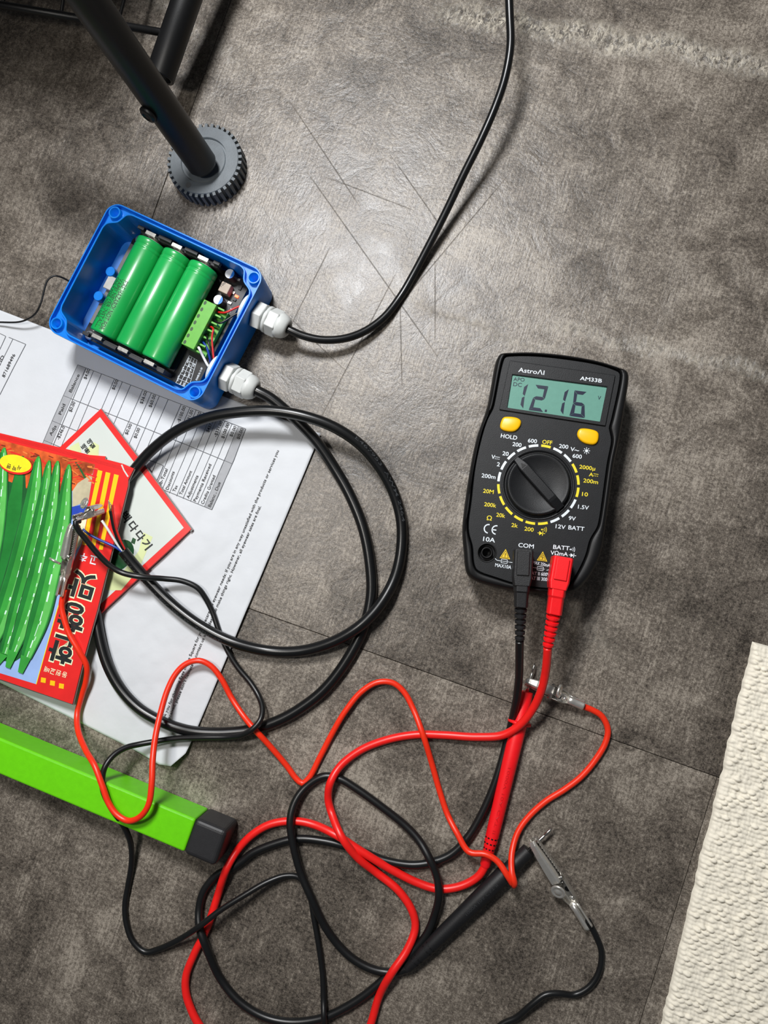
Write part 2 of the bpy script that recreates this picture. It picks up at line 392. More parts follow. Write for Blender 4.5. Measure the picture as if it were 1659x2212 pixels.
# ================================================================ black tubular stand
M_tube = mat('black_painted_tube', rgb(11,11,12), .42, var=.15, bump=.05)
M_foot = mat('dark_grey_hard_plastic', rgb(88,95,100), .5, var=.16, scale=120, bump=.15)
M_tread = mat('black_rubber_tread', rgb(22,22,23), .6)
def P_pix(w_):
    c_ = RC.transposed() @ (w_-Vector((0,0,CAMH))); return (IW/2+FPX*c_.x/(-c_.z), IH/2-FPX*c_.y/(-c_.z))
def make_stand():
    fz = .0122; fcn = P(440.8,346,fz)
    t = thing('metal_stand', (fcn.x,fcn.y,0), 'black steel tube stand with a round ribbed foot and wire shelf', 'stand')
    rF = (P(514,352,fz)-fcn).length; rL = rF*1.09
    rI = rF*.66
    V,F = lathe([(0,rF*.98),(.0005,rF),(fz-.0006,rF),(fz,rF*.985),(fz,rI*1.03),(fz-.0016,rI*1.02),(fz-.0016,rI*.93),(fz-.0003,rI*.915),(fz-.0003,.002)], Vector((fcn.x,fcn.y,0.0002)), Vector((0,0,1)), 64)
    foot = mesh('foot', V, F, M_foot, t, False)
    for p in foot.data.polygons: p.use_smooth = abs(p.normal.z) < .5
    lug = None; n = 38
    for k in range(n):
        a = 2*math.pi*(k+.3)/n; d = Vector((math.cos(a),math.sin(a),0)); s = Vector((-d.y,d.x,0))
        if lug is None:
            V,F = boxvf(Vector((rF*1.03,0,fz/2)), Vector((1,0,0)), Vector((0,1,0)), Vector((0,0,1)), rF*.12, rF*.085, fz-.0008)
            lug = bpy.data.meshes.new('tread_lug'); lug.from_pydata([tuple(v) for v in V], [], F); lug.materials.append(M_foot)
        o = bpy.data.objects.new('tread_lug', lug); COL.objects.link(o); o.parent = foot
        o.matrix_parent_inverse = wmat(foot).inverted(); o.location = (fcn.x,fcn.y,.0002); o.rotation_euler = (0,0,a)
    dm = P(407,400,fz)
    V,F = lathe([(0,.0018),(.00025,.0018)], Vector((dm.x,dm.y,fz+.0001)), Vector((0,0,1)), 20); mesh('mould_mark', V, F, mat('mould_mark_plastic', rgb(84,86,88), .5), foot)
    # leg
    r = .0093
    p0 = P(443,362,.0145); p1 = P(191,0,.125); d = (p1-p0).normalized(); p2 = p0+d*.36
    V,F = lathe([(0,r*.55),(.0012,r*.85),(.004,r),((p2-p0).length,r)], p0, d, 40); mesh('leg', V, F, M_tube, t, True)
    # bolt
    q = min((p0+d*(k*.0005) for k in range(400)), key=lambda w_: math.hypot(P_pix(w_)[0]-343, P_pix(w_)[1]-216))
    lw = (P(300,246,q.z)-P(343,216,q.z)); lw = (lw-d*lw.dot(d)).normalized(); tw = (Vector((0,0,CAMH))-q); tw = (tw-d*tw.dot(d)).normalized()
    out = (lw*.86+tw*.42).normalized(); base = q+out*(r-.0008)
    V,F = lathe([(0,.0036),(.0010,.0052),(.0022,.0052),(.0032,.0042),(.0036,.0026),(.0030,.0024),(.0030,.0004)], base, out, 24); mesh('bolt', V, F, M_tube, t, True)
    # lower brace tube with an open end
    a = P(345,168,.030); b = P(403,0,.036); d2 = (b-a).normalized(); e = a+d2*.30
    V,F = lathe([(.0006,.0068),(0,.0080),(.0006,.0086),((e-a).length,.0086),((e-a).length,.0070),(.012,.0068),(.0006,.0068)], a, d2, 36, False); mesh('brace_tube', V, F, M_tube, t, True)
    V,F = lathe([(.011,.0001),(.0112,.0070)], a, d2, 24, False); mesh('tube_plug', V, F, M_tread, t)
    # wire shelf
    ra = P(350,70,.034); rb = P(0,10,.036); rd = (rb-ra).normalized()
    V,F = sweep([ra, rb+rd*.12], .0023, 14); rod = mesh('shelf_rod', V, F, M_tube, t, True)
    for x,y,x2,y2 in ((133,26,142,-40),(258,38,284,-60),(6,16,14,-60)):
        c0 = P(x,y,.0315); c1 = P(x2,y2,.0315); dd = (c1-c0).normalized()
        V,F = sweep([c0-dd*.001, c0+dd*.22], .0011, 10); mesh('shelf_wire', V, F, M_tube, t, True)
    # cross tube and tray higher up, unseen, added to shade the floor
    ct = p0+d*((.150-p0.z)/d.z); cdir = (P(-200,215,0)-P(405,335,0)).normalized()
    V,F = sweep([ct, ct+cdir*.34], .0085, 20); mesh('shade_cross_tube', V, F, M_tube, t, True)
    k0 = P(300,110,0); k0.z = .205; ud = (P(403,0,0)-P(345,168,0)).normalized()
    box('shade_tray', k0+cdir*.16+ud*.12, cdir, ud, Vector((0,0,1)), .32, .24, .012, M_tube, t, .002)
    # second rod of the shelf, further back
    off = (P(142,-40,.034)-P(133,26,.034)).normalized()*.2
    V,F = sweep([ra+off+rd*.02, rb+off+rd*.12], .0023, 12); mesh('shelf_rod', V, F, M_tube, t, True)
make_stand()

# ================================================================ green bar
def make_bar():
    M_green = mat('lime_green_powder_coat', rgb(104,206,8), .38, var=.04, bump=.1, bscale=900)
    M_cap = mat('black_rubber_end_cap', rgb(34,34,36), .5, var=.1, bump=.1)
    zt = .0225
    a = P(0,1594.5,zt); b = P(422.5,1770,zt); c = P(397,1841,zt); dd = (b-a); dd.z = 0; dd.normalize()
    w = Vector((-dd.y,dd.x,0)); wid = abs((c-b).dot(w)); w = -w
    t = thing('steel_bar', (c.x,c.y,0), 'lime green square steel bar with a black rubber end cap', 'bar')
    L0 = -.16; L1 = (b-a).length
    mid = a+dd*((L0+L1)/2)+w*(wid/2); mid.z = zt/2+.0002
    o = box('tube', mid, dd, w, Vector((0,0,1)), L1-L0, wid, zt-.0004, M_green, t); bevel(o,.0013,3)
    capL = (P(492,1796,zt)-b).dot(dd)
    mc = a+dd*(L1+capL/2-.0002)+w*(wid/2); mc.z = zt/2+.0004
    o = box('end_cap', mc, dd, w, Vector((0,0,1)), capL, wid+.0016, zt+.0007, M_cap, t); bevel(o,.0028,4)
make_bar()

# ================================================================ invoice sheet
BOXT = .0315
BOXC = [P(240.5,431.4,BOXT), P(575.5,585,BOXT), P(428,879.7,BOXT), P(94,707,BOXT)]
box_cen = sum(BOXC, Vector((0,0,0)))/4
PC = [P(-290,558), P(694,938), P(388,1668), P(-330,1309)]   # top-left, top-right, bottom-right, bottom-left in the photo
def paper_z(x, y):
    d = math.hypot(x-box_cen.x, y-box_cen.y); k = min(1.0, max(0.0,(d-.055)/.03))
    q = P_inv(x,y); kr = min(1.0,max(.25,(q[0]-120)/200.0))
    h = .0013*abs(noise.noise((x*26,y*26,2)))+.0006*abs(noise.noise((x*60+5,y*60,8)))+.00025*noise.noise((x*130,y*130,3))+.0002
    z = .00025+h*k*kr
    # lifted lower-right corner and right edge
    cdist = (Vector((x,y,0))-PC[2]).length
    if cdist < .030: z += .0075*((.030-cdist)/.030)**2
    ed = (Vector((x,y,0))-PC[1]).dot(EDN)
    if ed < .03: z += .0012*((.03-ed)/.03)**2*k
    return z
def P_inv(x, y):
    w = RC.transposed() @ Vector((x, y, -CAMH)); return (IW/2+FPX*w.x/(-w.z), IH/2-FPX*w.y/(-w.z))
_e = (PC[2]-PC[1]).normalized(); EDN = Vector((_e.y,-_e.x,0))
if EDN.dot(PC[0]-PC[1]) < 0: EDN = -EDN
M_paper = mat('white_paper', rgb(206,209,213), .75, var=.02, scale=60, spec=.25, bump=1.0, bscale=85)
def make_invoice():
    t = thing('paper_sheet', (PC[2].x,PC[2].y,0), 'creased white printed invoice with a ruled table of amounts', 'paper')
    nu, nv = 190, 150; V = []; F = []
    for j in range(nv+1):
        for i in range(nu+1):
            s, q = i/nu, j/nv
            p = PC[0].lerp(PC[1],s).lerp(PC[3].lerp(PC[2],s),q)
            # slightly torn lower corner
            dc = (p-PC[2]).length
            if dc < .013: p = p+(PC[0]-PC[2]).normalized()*(.013-dc)*.45
            V.append(Vector((p.x,p.y,paper_z(p.x,p.y))))
    w = nu+1
    for j in range(nv):
        for i in range(nu): F.append((j*w+i,(j+1)*w+i,(j+1)*w+i+1,j*w+i+1))
    sh = mesh('sheet', V, F, M_paper, t, True)
    so = sh.modifiers.new('thickness','SOLIDIFY'); so.thickness = .00012; so.offset = -1
    pr = Print(lambda x,y: P(x,y,.0006), lambda x,y: paper_z(x,y)+.00022)
    c3 = crop(0,660,3.95); c5 = crop(330,860,4.484); c8 = crop(340,1200,4.607)
    top0, top1 = (168,788), (532,927)
    rd = (74/189.1, -174/189.1)                           # reading direction
    # header band and last band
    def band(p, q, wd, m): pr.line([p,q], wd, m, .00010, 10)
    hb = c3((665,505),(540,768),(445,985),(375,1150),(300,1330))
    for p,q in zip(hb[:-1],hb[1:]):
        off = (17,6.6); pr.poly([p,q,(q[0]+off[0],q[1]+off[1]),(p[0]+off[0],p[1]+off[1])], M_grey_print, .00010, 2)
    lb = c5((905,300),(770,635),(575,1080))
    for p,q in zip(lb[:-1],lb[1:]):
        off = (-16,-6.2); pr.poly([p,q,(q[0]+off[0],q[1]+off[1]),(p[0]+off[0],p[1]+off[1])], M_grey_print, .00010, 2)
    # column lines
    pr.line([top0,top1], 1.1, M_line_print, .00016, 24)
    pr.line([(137,854.5),(361,943.5),(502,1002)], 1.1, M_line_print, .00016, 14)
    pr.line([(112.6,909),(230,957),(353.4,1006)], 1.1, M_line_print, .00016, 12)
    pr.line([(95,951),(200,995),(300,1040)], 1.1, M_line_print, .00016, 12)
    pr.line([(300,1037),(363.5,1062),(458,1101)], 1.1, M_line_print, .00016, 8)
    pr.line([(168,788),(137,854.5),(112.6,909),(95,951),(75,998)], 1.1, M_line_print, .00016, 4)
    pr.line([(532,927),(502,1002),(458,1101)], 1.1, M_line_print, .00016, 5)
    pr.line([(353.4,1006),(330,1060)], 1.4, M_line_print, .00016, 3)
    xs = [186,202,219,247,264,282,308,326.6,344,363,391,410,423.6,440,456,470,486,502,516]
    for x in xs:
        y = 788+(x-168)*139/364; Ln = 189 if x > 360 else 185
        wv = 1.0 if x in (186,391,516) else .75
        pr.line([(x,y),(x+rd[0]*-Ln*.36,y-rd[1]*Ln*.36),(x-rd[0]*Ln,y-rd[1]*Ln)], wv, M_line_print, .00014, 6)
    T = lambda b,p,h=6.4,m=M_black_print,bold=.0: pr.text(b, p[0], p[1], h, m, bold, .00018)
    BO = .016
    for b_,p_,bo in (('Balance',((610,745),(682,592)),BO),('Paid',((522,935),(560,845)),BO),('Adjs',((440,1115),(485,1030)),BO),
        ('$4.00',((735,630),(770,545)),0),('$0.00',((610,910),(645,825)),0),('-$246.0',((505,1145),(555,1035)),0),('$0.00',((975,720),(1010,640)),0),
        ('$36.00',((1215,840),(1255,735)),0),('$60.00',((1290,870),(1330,765)),0),('$0.00',((1090,1105),(1130,1015)),0),('$0.00',((1165,1135),(1200,1050)),0),
        ('-$100.00',((1532,1000),(1585,865)),0),('$431.00',((1605,1015),(1650,895)),0),('Tax ID',((-30,585),(38,432)),0),('871689496',((40,615),(132,420)),0)):
        T(b_, c3(*p_), 6.6, bold=bo+.004)
    for b_,p_,bo in (('$0.00',((432,232),(470,140)),0),('$0.00',((505,262),(545,170)),0),('$437.00',((545,335),(600,205)),0),('-$331.00',((620,380),(682,230)),0),('$100.00',((692,395),(747,250)),.006),('$0.00',((772,380),(817,280)),0),
        ('$0.00',((842,405),(886,300)),BO),('Sub-Total',((68,880),(148,690)),0),('Discounts',((152,890),(214,715)),0),('Tax',((218,910),(246,850)),0),('Total Amount',((285,940),(384,710)),0),
        ('Adjustments',((355,975),(446,755)),0),('Payments Received',((422,1005),(572,645)),0),('Credits Granted',((495,1030),(612,755)),0),('Balance Due',((562,1060),(662,820)),BO)):
        T(b_, c5(*p_), 6.6, bold=bo+.004)
    T('Thank you for choosing Eyes on the Square for your eyecare and eyewear needs: If you are in any way unsatisfied with the products or services you', [(350,1567),(603,974)], 6.2, bold=.006)
    T('received, please don\u2019t hesitate to contact us as we desire to make things right. However, all eyewear sales are final.', [(366,1557),(565,1094)], 6.2, bold=.006)
    # small box of the tax number
    q = c3((75,270),(220,330),(0,760),(0,238),(50,262),(-60,500))
    pr.line([q[0],q[1],q[2]], 1.0, M_line_print, .00014, 6); pr.line([q[3],q[4],q[5]], .9, M_line_print, .00014, 4); pr.line([c3((110,285))[0], c3((-70,650))[0]], .8, M_line_print, .00014, 6)
    pr.build(t, {'black_print':'printed_text','thin_line_print':'table_lines','grey_print':'table_band'})
make_invoice()
# ================================================================ seed packets
M_pk_red = mat('packet_red_print', rgb(226,42,40), .3, var=.06, scale=90, coat=.3)
M_pk_white = mat('packet_pale_print', rgb(204,211,205), .3, var=.03, scale=40, coat=.3)
M_pk_yellow = mat('packet_yellow_print', rgb(250,196,20), .35, var=.03, coat=.2)
M_pk_oval = mat('packet_oval_yellow', rgb(248,224,40), .35, var=.06, coat=.2)
M_pk_sky = mat('packet_sky_print', rgb(150,178,228), .35, var=.16, scale=45, coat=.2)
M_pk_green = mat('pepper_green_print', rgb(58,158,62), .3, var=.2, scale=70, coat=.3)
M_pk_dgreen = mat('pepper_dark_green_print', rgb(34,98,50), .3, var=.3, scale=60, coat=.3)
M_pk_lgreen = mat('pepper_light_green_print', rgb(98,190,92), .3, var=.12, scale=90, coat=.3)
M_pk_mgreen = mat('pepper_mid_green_print', rgb(34,122,50), .3, var=.2, scale=70, coat=.3)
M_pk_glint = mat('pepper_glint_print', rgb(214,244,230), .3, var=.08, coat=.3)
M_pk_kimchi = mat('kimchi_print', rgb(196,84,36), .35, var=.62, scale=130, coat=.2)
M_pk_bowl = mat('bowl_food_print', rgb(190,180,150), .35, var=.12, scale=220, coat=.2)
M_pk_blue = mat('bowl_blue_print', rgb(38,70,176), .35, var=.1, coat=.2)
M_pk_black = mat('packet_black_print', rgb(36,42,42), .35, var=.05, coat=.2)
M_pk_cream = mat('packet_cream_print', rgb(238,236,196), .35, var=.03)
M_pk_cuc = mat('cucumber_print', rgb(20,72,36), .35, var=.35, scale=300, coat=.2)
M_pk_tint = mat('pale_green_tint_print', rgb(206,216,160), .35, var=.06, scale=60, coat=.2)
M_pk_back = mat('packet_silver_lining', rgb(120,116,112), .4, var=.1)
def slab(name, pts, zf, th, m, parent, sub=3):
    """thin sheet whose outline is given in pixels, following zf, with thickness th"""
    bm = bmesh.new(); vs = []
    for p in pts:
        z = zf_px(zf, p); vs.append(bm.verts.new(z))
    f = bm.faces.new(vs); f.normal_update()
    if f.normal.z < 0: f.normal_flip()
    g = bmesh.ops.extrude_face_region(bm, geom=[f]); ext = [v for v in g['geom'] if isinstance(v,bmesh.types.BMVert)]
    for v in ext: v.co.z -= th
    return bmobj(name, bm, m, parent)
def zf_px(zf, p):
    q = P(p[0],p[1],.005)
    for _ in range(8): q = P(p[0],p[1],zf(q.x,q.y))
    return q
def plane3(pts):
    a,b,c = [P(p[0],p[1],p[2]*MM) for p in pts]; n = (b-a).cross(c-a)
    return lambda x,y: a.z-(n.x*(x-a.x)+n.y*(y-a.y))/n.z
c3 = crop(0,660,3.95); c4 = crop(0,1050,3.95); c7b = crop(120,1060,7.9); ca = crop(0,930,5.53)
def make_packets():
    # --- pepper packet on top
    zf = plane3([(289,1012,13.2),(156,1521,11.0),(-200,900,7.0)])
    out = [(-220,888)]+c3((0,1088),(560,1222),(1050,1350))+[(289,1012),(277,1036),(276,1050),(210,1316),(180,1425),(156,1521)]+[(0,1467),(-270,1370)]
    t = thing('seed_packet', (P(100,1200).x,P(100,1200).y,.003), 'red seed packet printed with long green peppers, on top', 'seed packet', 'seed packets on the invoice')
    slab('pouch', out, zf, .0011, M_pk_red, t)
    lip = [(x+3.2,y+1.2) for x,y in out[3:10]]
    slab('pouch_back', [(-220,890)]+[(p[0]+3,p[1]+2) for p in out[1:-2]]+[(1,1470),(-268,1374)], lambda x,y: zf(x,y)-.0012, .0005, M_pk_back, t)
    pr = Print(lambda x,y: zf_px(zf,(x,y)), zf)
    D = .00006
    photo = ca((-900,-120),(0,112),(1135,405),(1130,430))+[(195,1050),(177,1174),(155,1222),(124,1316),(78.5,1478),(0,1454),(-250,1370)]
    pr.poly(photo, M_pk_sky, D)
    pr.poly(ca((-900,-120),(0,112),(1135,405),(1110,515),(870,720),(600,800),(-200,700),(-900,500)), M_pk_kimchi, D*2)
    pr.poly(ca((868,720),(930,630),(1030,562),(1110,515),(1062,835),(866,915)), M_pk_bowl, D*3)
    pr.poly(ca((860,912),(960,890),(1062,835),(1015,1010),(930,1050),(850,1062)), M_pk_blue, D*3)
    pr.poly([(160,1120),(190,1110),(178,1170),(156,1200)], M_pk_cream, D*2.5)
    pr.line(ca((900,370),(960,460),(1020,570)), 4, M_pk_dgreen, D*3)
    for k in range(60):   # crossing shreds of the dish
        x = R_.uniform(-20,195); y = 955+x*.25+R_.uniform(0,55); a = R_.uniform(-.3,.9); L_ = R_.uniform(10,26)
        if x > 155 and y > 1040: continue
        pr.line([(x,y),(x+L_*math.cos(a),y+L_*math.sin(a))], R_.uniform(1.5,3.5), R_.choice([M_pk_red,mat('shred_orange_print',rgb(226,128,60),.35,var=.2),mat('shred_dark_print',rgb(120,40,26),.35)]), D*3.4+k*1e-7)
    # thin yellow edge between photo and band
    pr.line([(155,1222),(124,1316),(78.5,1478)], 1.6, M_pk_oval, D*3)
    # peppers: centre line and half widths
    pr.poly([(20,1040),(150,1090),(145,1160),(120,1280),(70,1405),(30,1430),(-60,1420),(-250,1330),(-250,1040)], M_pk_dgreen, D*4)
    pep = [([(50,985),(38,1080),(15,1200),(-15,1310),(-50,1390)],[2,18,22,20,14],M_pk_dgreen),
           ([(46,1000),(44,1012),(36,1070),(22,1160),(-4,1280),(-34,1390)],[2,7,15,19,20,14],M_pk_mgreen),
           ([(11,967),(9,978),(6,1010),(0,1080),(-14,1180),(-45,1320)],[2,7,12,18,21,19],M_pk_green),
           ([(85,986),(83,998),(78,1040),(68,1110),(45,1210),(15,1310),(-20,1400)],[2,7,14,21,24,23,12],M_pk_green),
           ([(108.5,995),(106,1006),(100,1050),(88,1120),(65,1220),(36,1330),(10,1412)],[2,6,11,15,18,18,10],M_pk_green),
           ([(126.6,996),(125,1006),(119,1050),(108,1130),(86,1230),(58,1330),(30,1408)],[2,6,11,17,20,20,11],M_pk_green),
           ([(151,1004),(150,1014),(145,1050),(136,1130),(112,1240),(86,1340),(58,1420)],[2,6,11,18,21,22,12],M_pk_green)]
    k = 5
    for cl,wd,m in pep:
        pts = crom([Vector((x,y,w_)) for (x,y),w_ in zip(cl,wd)], 7); wl = [p.z for p in pts]; pts = [Vector((p.x,p.y,0)) for p in pts]; n = len(pts)
        def w_at(i): return wl[i]
        def band(o0, o1, i0, i1, mm, dz):
            L_ = []; R2 = []
            for i in range(i0,i1+1):
                t_ = (pts[min(i+1,n-1)]-pts[max(i-1,0)]).normalized(); nn = Vector((-t_.y,t_.x,0)); w = w_at(i)
                L_.append(pts[i]+nn*w*o0); R2.append(pts[i]+nn*w*o1)
            pr.poly([(p.x,p.y) for p in L_+R2[::-1]], mm, dz)
        band(-1,1,0,n-1,M_pk_dgreen,D*k); band(-.85,.9,0,n-1,m,D*(k+.5))
        if m is M_pk_green:
            band(-.75,-.1,1,n-2,M_pk_lgreen,D*(k+1)); band(.45,.88,2,n-2,M_pk_mgreen,D*(k+1))
            i = 2
            while i < n-4:
                o_ = -.22+R_.uniform(-.1,.1); ln = R_.choice([1,1,2,3]); band(o_,o_+R_.uniform(.06,.16),i,min(i+ln,n-2),M_pk_glint,D*(k+1.5))
                i += ln+R_.choice([0,1,1,2,3])
        k += 2
    for a,b in (((58,1418),(46,1453)),((30,1406),(19,1442)),((8,1412),(-6,1436))):   # stems
        pr.poly([(a[0]-10,a[1]-4),(a[0]+11,a[1]+4),(b[0]+5,b[1]+2),(b[0]-5,b[1]-2)], M_pk_green, D*(k+1))
    k += 2
    # oval
    pr.poly(ell(37,1005,36,20,11), M_pk_red, D*k); pr.poly(ell(36,1002,34.5,18.5,11), M_pk_oval, D*(k+1))
    up = (-.94,-.34)
    for g,c in (('사',(245,450)),('박',(185,455)),('팬',(122,432))): pr.glyph(g, ca(c)[0], up, 8.5, 9.5, M_pk_black, .02, D*(k+2))
    # stripes on the band
    for q in ([(211.6,1015),(221.5,1017.7),(186,1178),(177.6,1176.5)],[(228.7,1019.5),(238.7,1022),(206,1180),(197,1178)],[(246.8,1024),(256.8,1026.7),(222,1188),(213.7,1186.6)]): pr.poly(q, M_pk_yellow, D*2)
    # lettering, upside down in the photo
    for g,c,s in (('한',(528,1395),54),('향',(618,1115),57),('맛',(702,848),54)):
        q = c4(c)[0]; d = (-.95,-.30)
        pr.glyph(g, q, d, s+5, s+6, M_pk_cream, .055, D*3); pr.glyph(g, q, d, s, s, M_pk_black, .028, D*4)
    for g,c in (('고',(800,632)),('추',(712,608))): pr.glyph(g, c4(c)[0], (-.95,-.25), 17, 17, M_white_print, .02, D*3)
    for g,c in (('동',(552,1608)),('원',(502,1596)),('교',(450,1582)),('배',(402,1565))): pr.glyph(g, c4(c)[0], up, 11, 11, M_pk_cream, .01, D*3)
    for c in ((372,1655),(450,1680),(526,1705)):
        x,y = c4(c)[0]; pr.poly([(x-5,y-6),(x+5.5,y-4),(x+4.5,y+6.5),(x-6,y+4.5)], M_pk_yellow, D*3)
    pr.line([(263,1004),(268,1016),(277,1030)], 3, M_pk_white, D*3)
    for i in range(3): pr.line([(0,940+i*2.6),(120,969+i*2.6),(285,1015+i*2.6)], .5, mat('packet_seal_line',rgb(190,30,32),.4), D*2)
    pr.build(t, {})
    # --- pale packet underneath
    zf2 = lambda x,y: .0042
    t2 = thing('seed_packet', (P(260,1120).x,P(260,1120).y,.0015), 'pale seed packet with a red border and dark cucumber print, half under the pepper packet', 'seed packet', 'seed packets on the invoice')
    o2 = [(217.7,883),(316,1012),(413,1143),(193,1347),(-1,1088)]
    slab('pouch', o2, zf2, .0022, M_pk_red, t2)
    slab('clear_margin', [(219,882),(318,1010),(417,1144),(412,1149),(305,1020),(214,886)], lambda x,y: .0037, .0010, M_pk_back, t2)
    pr = Print(lambda x,y: P(x,y,.0042), zf2)
    pr.poly([(216,901),(397,1140),(192,1328),(14,1088)], M_pk_white, D)
    pr.poly([(152,965),(170,955),(176,975),(170,1010),(140,1000)], M_pk_tint, D*2); pr.poly([(203,955),(214,962),(213,985),(190,985),(188,970)], M_pk_tint, D*2)
    pr.poly([(230,1230),(262,1240),(300,1190),(310,1150),(330,1160),(300,1230),(262,1275),(230,1275)], M_pk_tint, D*2)
    pr.poly(ell(258,1200,38,27,-52), M_pk_cuc, D*3); pr.poly([(283,1172),(287,1161),(294,1165),(291,1176)], M_pk_cuc, D*3)
    d = (.57,.80)
    for g,c in (('백',(1075,262)),('다',(1135,345)),('다',(1195,425)),('기',(1252,497))): pr.glyph(g, c4(c)[0], d, 19, 21, M_pk_black, .03, D*4)
    cg = crop(160,930,13.83)
    for g,c in (('배',(290,485)),('애',(465,335)),('품',(395,605)),('질',(550,460))): pr.glyph(g, cg(c)[0], (.76,-.6), 11, 11, M_pk_black, .03, D*4)
    pr.build(t2, {})
    # --- red packet between the two
    t3 = thing('seed_packet', (P(150,1050).x,P(150,1050).y,.0045), 'plain red packet corner peeking out between the two seed packets', 'seed packet', 'seed packets on the invoice')
    slab('pouch', [(60,972),(227.5,985.5),(227,996),(140,1240),(-20,1200)], lambda x,y: .0056, .0010, M_pk_red, t3)
    slab('clear_margin', [(226,986),(230,988),(229,998),(226,997)], lambda x,y: .0054, .0006, M_pk_back, t3)
make_packets()

# ================================================================ blue enclosure
M_blue = mat('blue_plastic', rgb(4,122,220), .32, var=.05, scale=120, bump=.05)
M_gland = mat('grey_nylon', rgb(204,207,205), .38, var=.03)
EX = ((BOXC[1]-BOXC[0])+(BOXC[2]-BOXC[3])); EX.z = 0; EX.normalize()
EYd = ((BOXC[3]-BOXC[0])+(BOXC[2]-BOXC[1])); EYd.z = 0; EYd.normalize()
_bis = (EX+Vector((-EYd.y,EYd.x,0))).normalized()
if _bis.dot(EX) < .5: _bis = (EX+Vector((EYd.y,-EYd.x,0))).normalized()
EX = _bis; EY = Vector((EX.y,-EX.x,0))                    # EY points down in the photo, along the cells
if EY.dot(EYd) < 0: EY = -EY
BW = ((BOXC[1]-BOXC[0]).dot(EX)+(BOXC[2]-BOXC[3]).dot(EX))/2; BH = ((BOXC[3]-BOXC[0]).dot(EY)+(BOXC[2]-BOXC[1]).dot(EY))/2
ZU = Vector((0,0,1)); BZ0 = .0011; BZT = BOXT
BO = box_cen-EX*BW/2-EY*BH/2; BO.z = 0                    # top-left corner in the photo
def bl(a, b, z=0.0): p = BO+EX*a+EY*b; return Vector((p.x,p.y,z))
def b_of(p): q = p-BO; return q.dot(EX), q.dot(EY)
def rrect(w, h, r, ins=0.0, n=10):
    pts = []
    for cx,cy,a0 in ((w-r,r,-90),(w-r,h-r,0),(r,h-r,90),(r,r,180)):
        for k in range(n+1):
            a = math.radians(a0+90*k/n); pts.append((cx+(r-ins)*math.cos(a), cy+(r-ins)*math.sin(a)))
    return pts
def make_enclosure():
    t = thing('project_box', (box_cen.x,box_cen.y,0), 'open blue plastic project box with two grey cable glands', 'enclosure')
    r = .0085; wt = .0012; dr = .0016
    def loop(ins, z): return [bl(a,b,z) for a,b in rrect(BW,BH,r,ins)]
    secs = [loop(dr+.003,BZ0), loop(dr+.0012,BZ0+.0004), loop(dr,BZ0+.0016), loop(.0003,BZT-.0006), loop(.0005,BZT), loop(wt,BZT), loop(wt+.0001,BZT-.004)]
    secs += [loop(dr+.0016,BZ0+.0045), loop(dr+.0016+.006,BZ0+.0030)]
    n = len(secs[0]); V = [p for s in secs for p in s]; F = []
    for i in range(len(secs)-1):
        for k in range(n): F.append((i*n+k,i*n+(k+1)%n,(i+1)*n+(k+1)%n,(i+1)*n+k))
    F.append(tuple(range(n-1,-1,-1))); F.append(tuple((len(secs)-1)*n+k for k in range(n)))
    body = mesh('body', V, F, M_blue, t)
    for p in body.data.polygons: p.use_smooth = len(p.vertices) == 4
    es = body.modifiers.new('split','EDGE_SPLIT'); es.split_angle = math.radians(35)
    # inner sealing lip, bulging round the screw bosses
    bx_, by_, br = .0058, .0064, .0056; s = .0027
    cor = []
    for a,b in ((.020,s),(.0165,s+.0001),(.0139,s+.0010),(.0125,.0050)): cor.append((a,b))
    for deg in (15,45,75): cor.append((bx_+br*math.cos(math.radians(deg))*1.0, by_+br*math.sin(math.radians(deg))))
    for a,b in ((.0050,.0131),(s+.0010,.0145),(s+.0001,.0172),(s,.0205)): cor.append((a,b))
    ctr = []
    ctr += [bl(a,b) for a,b in cor[::-1]]                                   # top-left: from left edge up to top edge
    ctr += [bl(BW-a,b) for a,b in cor]
    ctr += [bl(BW-a,BH-b) for a,b in cor[::-1]]
    ctr += [bl(a,BH-b) for a,b in cor]
    lip = crom(ctr, .0011, True); lin_ = offset_poly(lip, .0010)
    V,F = ring(lip, lin_, BZ0+.004, BZT-.0004); o = mesh('sealing_lip', V, F, M_blue, t)
    bevel(o,.0002,1,50)
    # groove floor between wall and lip
    bm = bmesh.new(); A = [bm.verts.new(p+ZU*(BZT-.0032)) for p in [Vector((q.x,q.y,0)) for q in loop(wt*.9,0)]]; B = [bm.verts.new(Vector((p.x,p.y,BZT-.0032))) for p in lip]
    eA = [bm.edges.new((A[i],A[(i+1)%len(A)])) for i in range(len(A))]; eB = [bm.edges.new((B[i],B[(i+1)%len(B)])) for i in range(len(B))]
    eC = []
    for a,b in ((bx_,by_),(BW-bx_,by_),(BW-bx_,BH-by_),(bx_,BH-by_)):
        c = bl(a,b,BZT-.0032); C = [bm.verts.new(c+(EX*math.cos(2*math.pi*k/20)+EY*math.sin(2*math.pi*k/20))*.0034) for k in range(20)]
        eC += [bm.edges.new((C[k],C[(k+1)%20])) for k in range(20)]
    bmesh.ops.triangle_fill(bm, edges=eA+eB+eC, use_beauty=True); bmobj('groove_floor', bm, M_blue, t)
    for a,b in ((bx_,by_),(BW-bx_,by_),(BW-bx_,BH-by_),(bx_,BH-by_)):
        c = bl(a,b,0)
        V,F = lathe([(BZ0+.003,.0038),(BZT-.0003,.0038),(BZT-.0001,.0036),(BZT-.0001,.0030),(BZT-.0003,.0028),(BZT-.016,.0026),(BZT-.016,.0015),(BZ0+.006,.0014)], c, ZU, 28, False)
        o = mesh('screw_boss', V, F, M_blue, t, False)
        for p in o.data.polygons: p.use_smooth = abs(p.normal.z) < .7
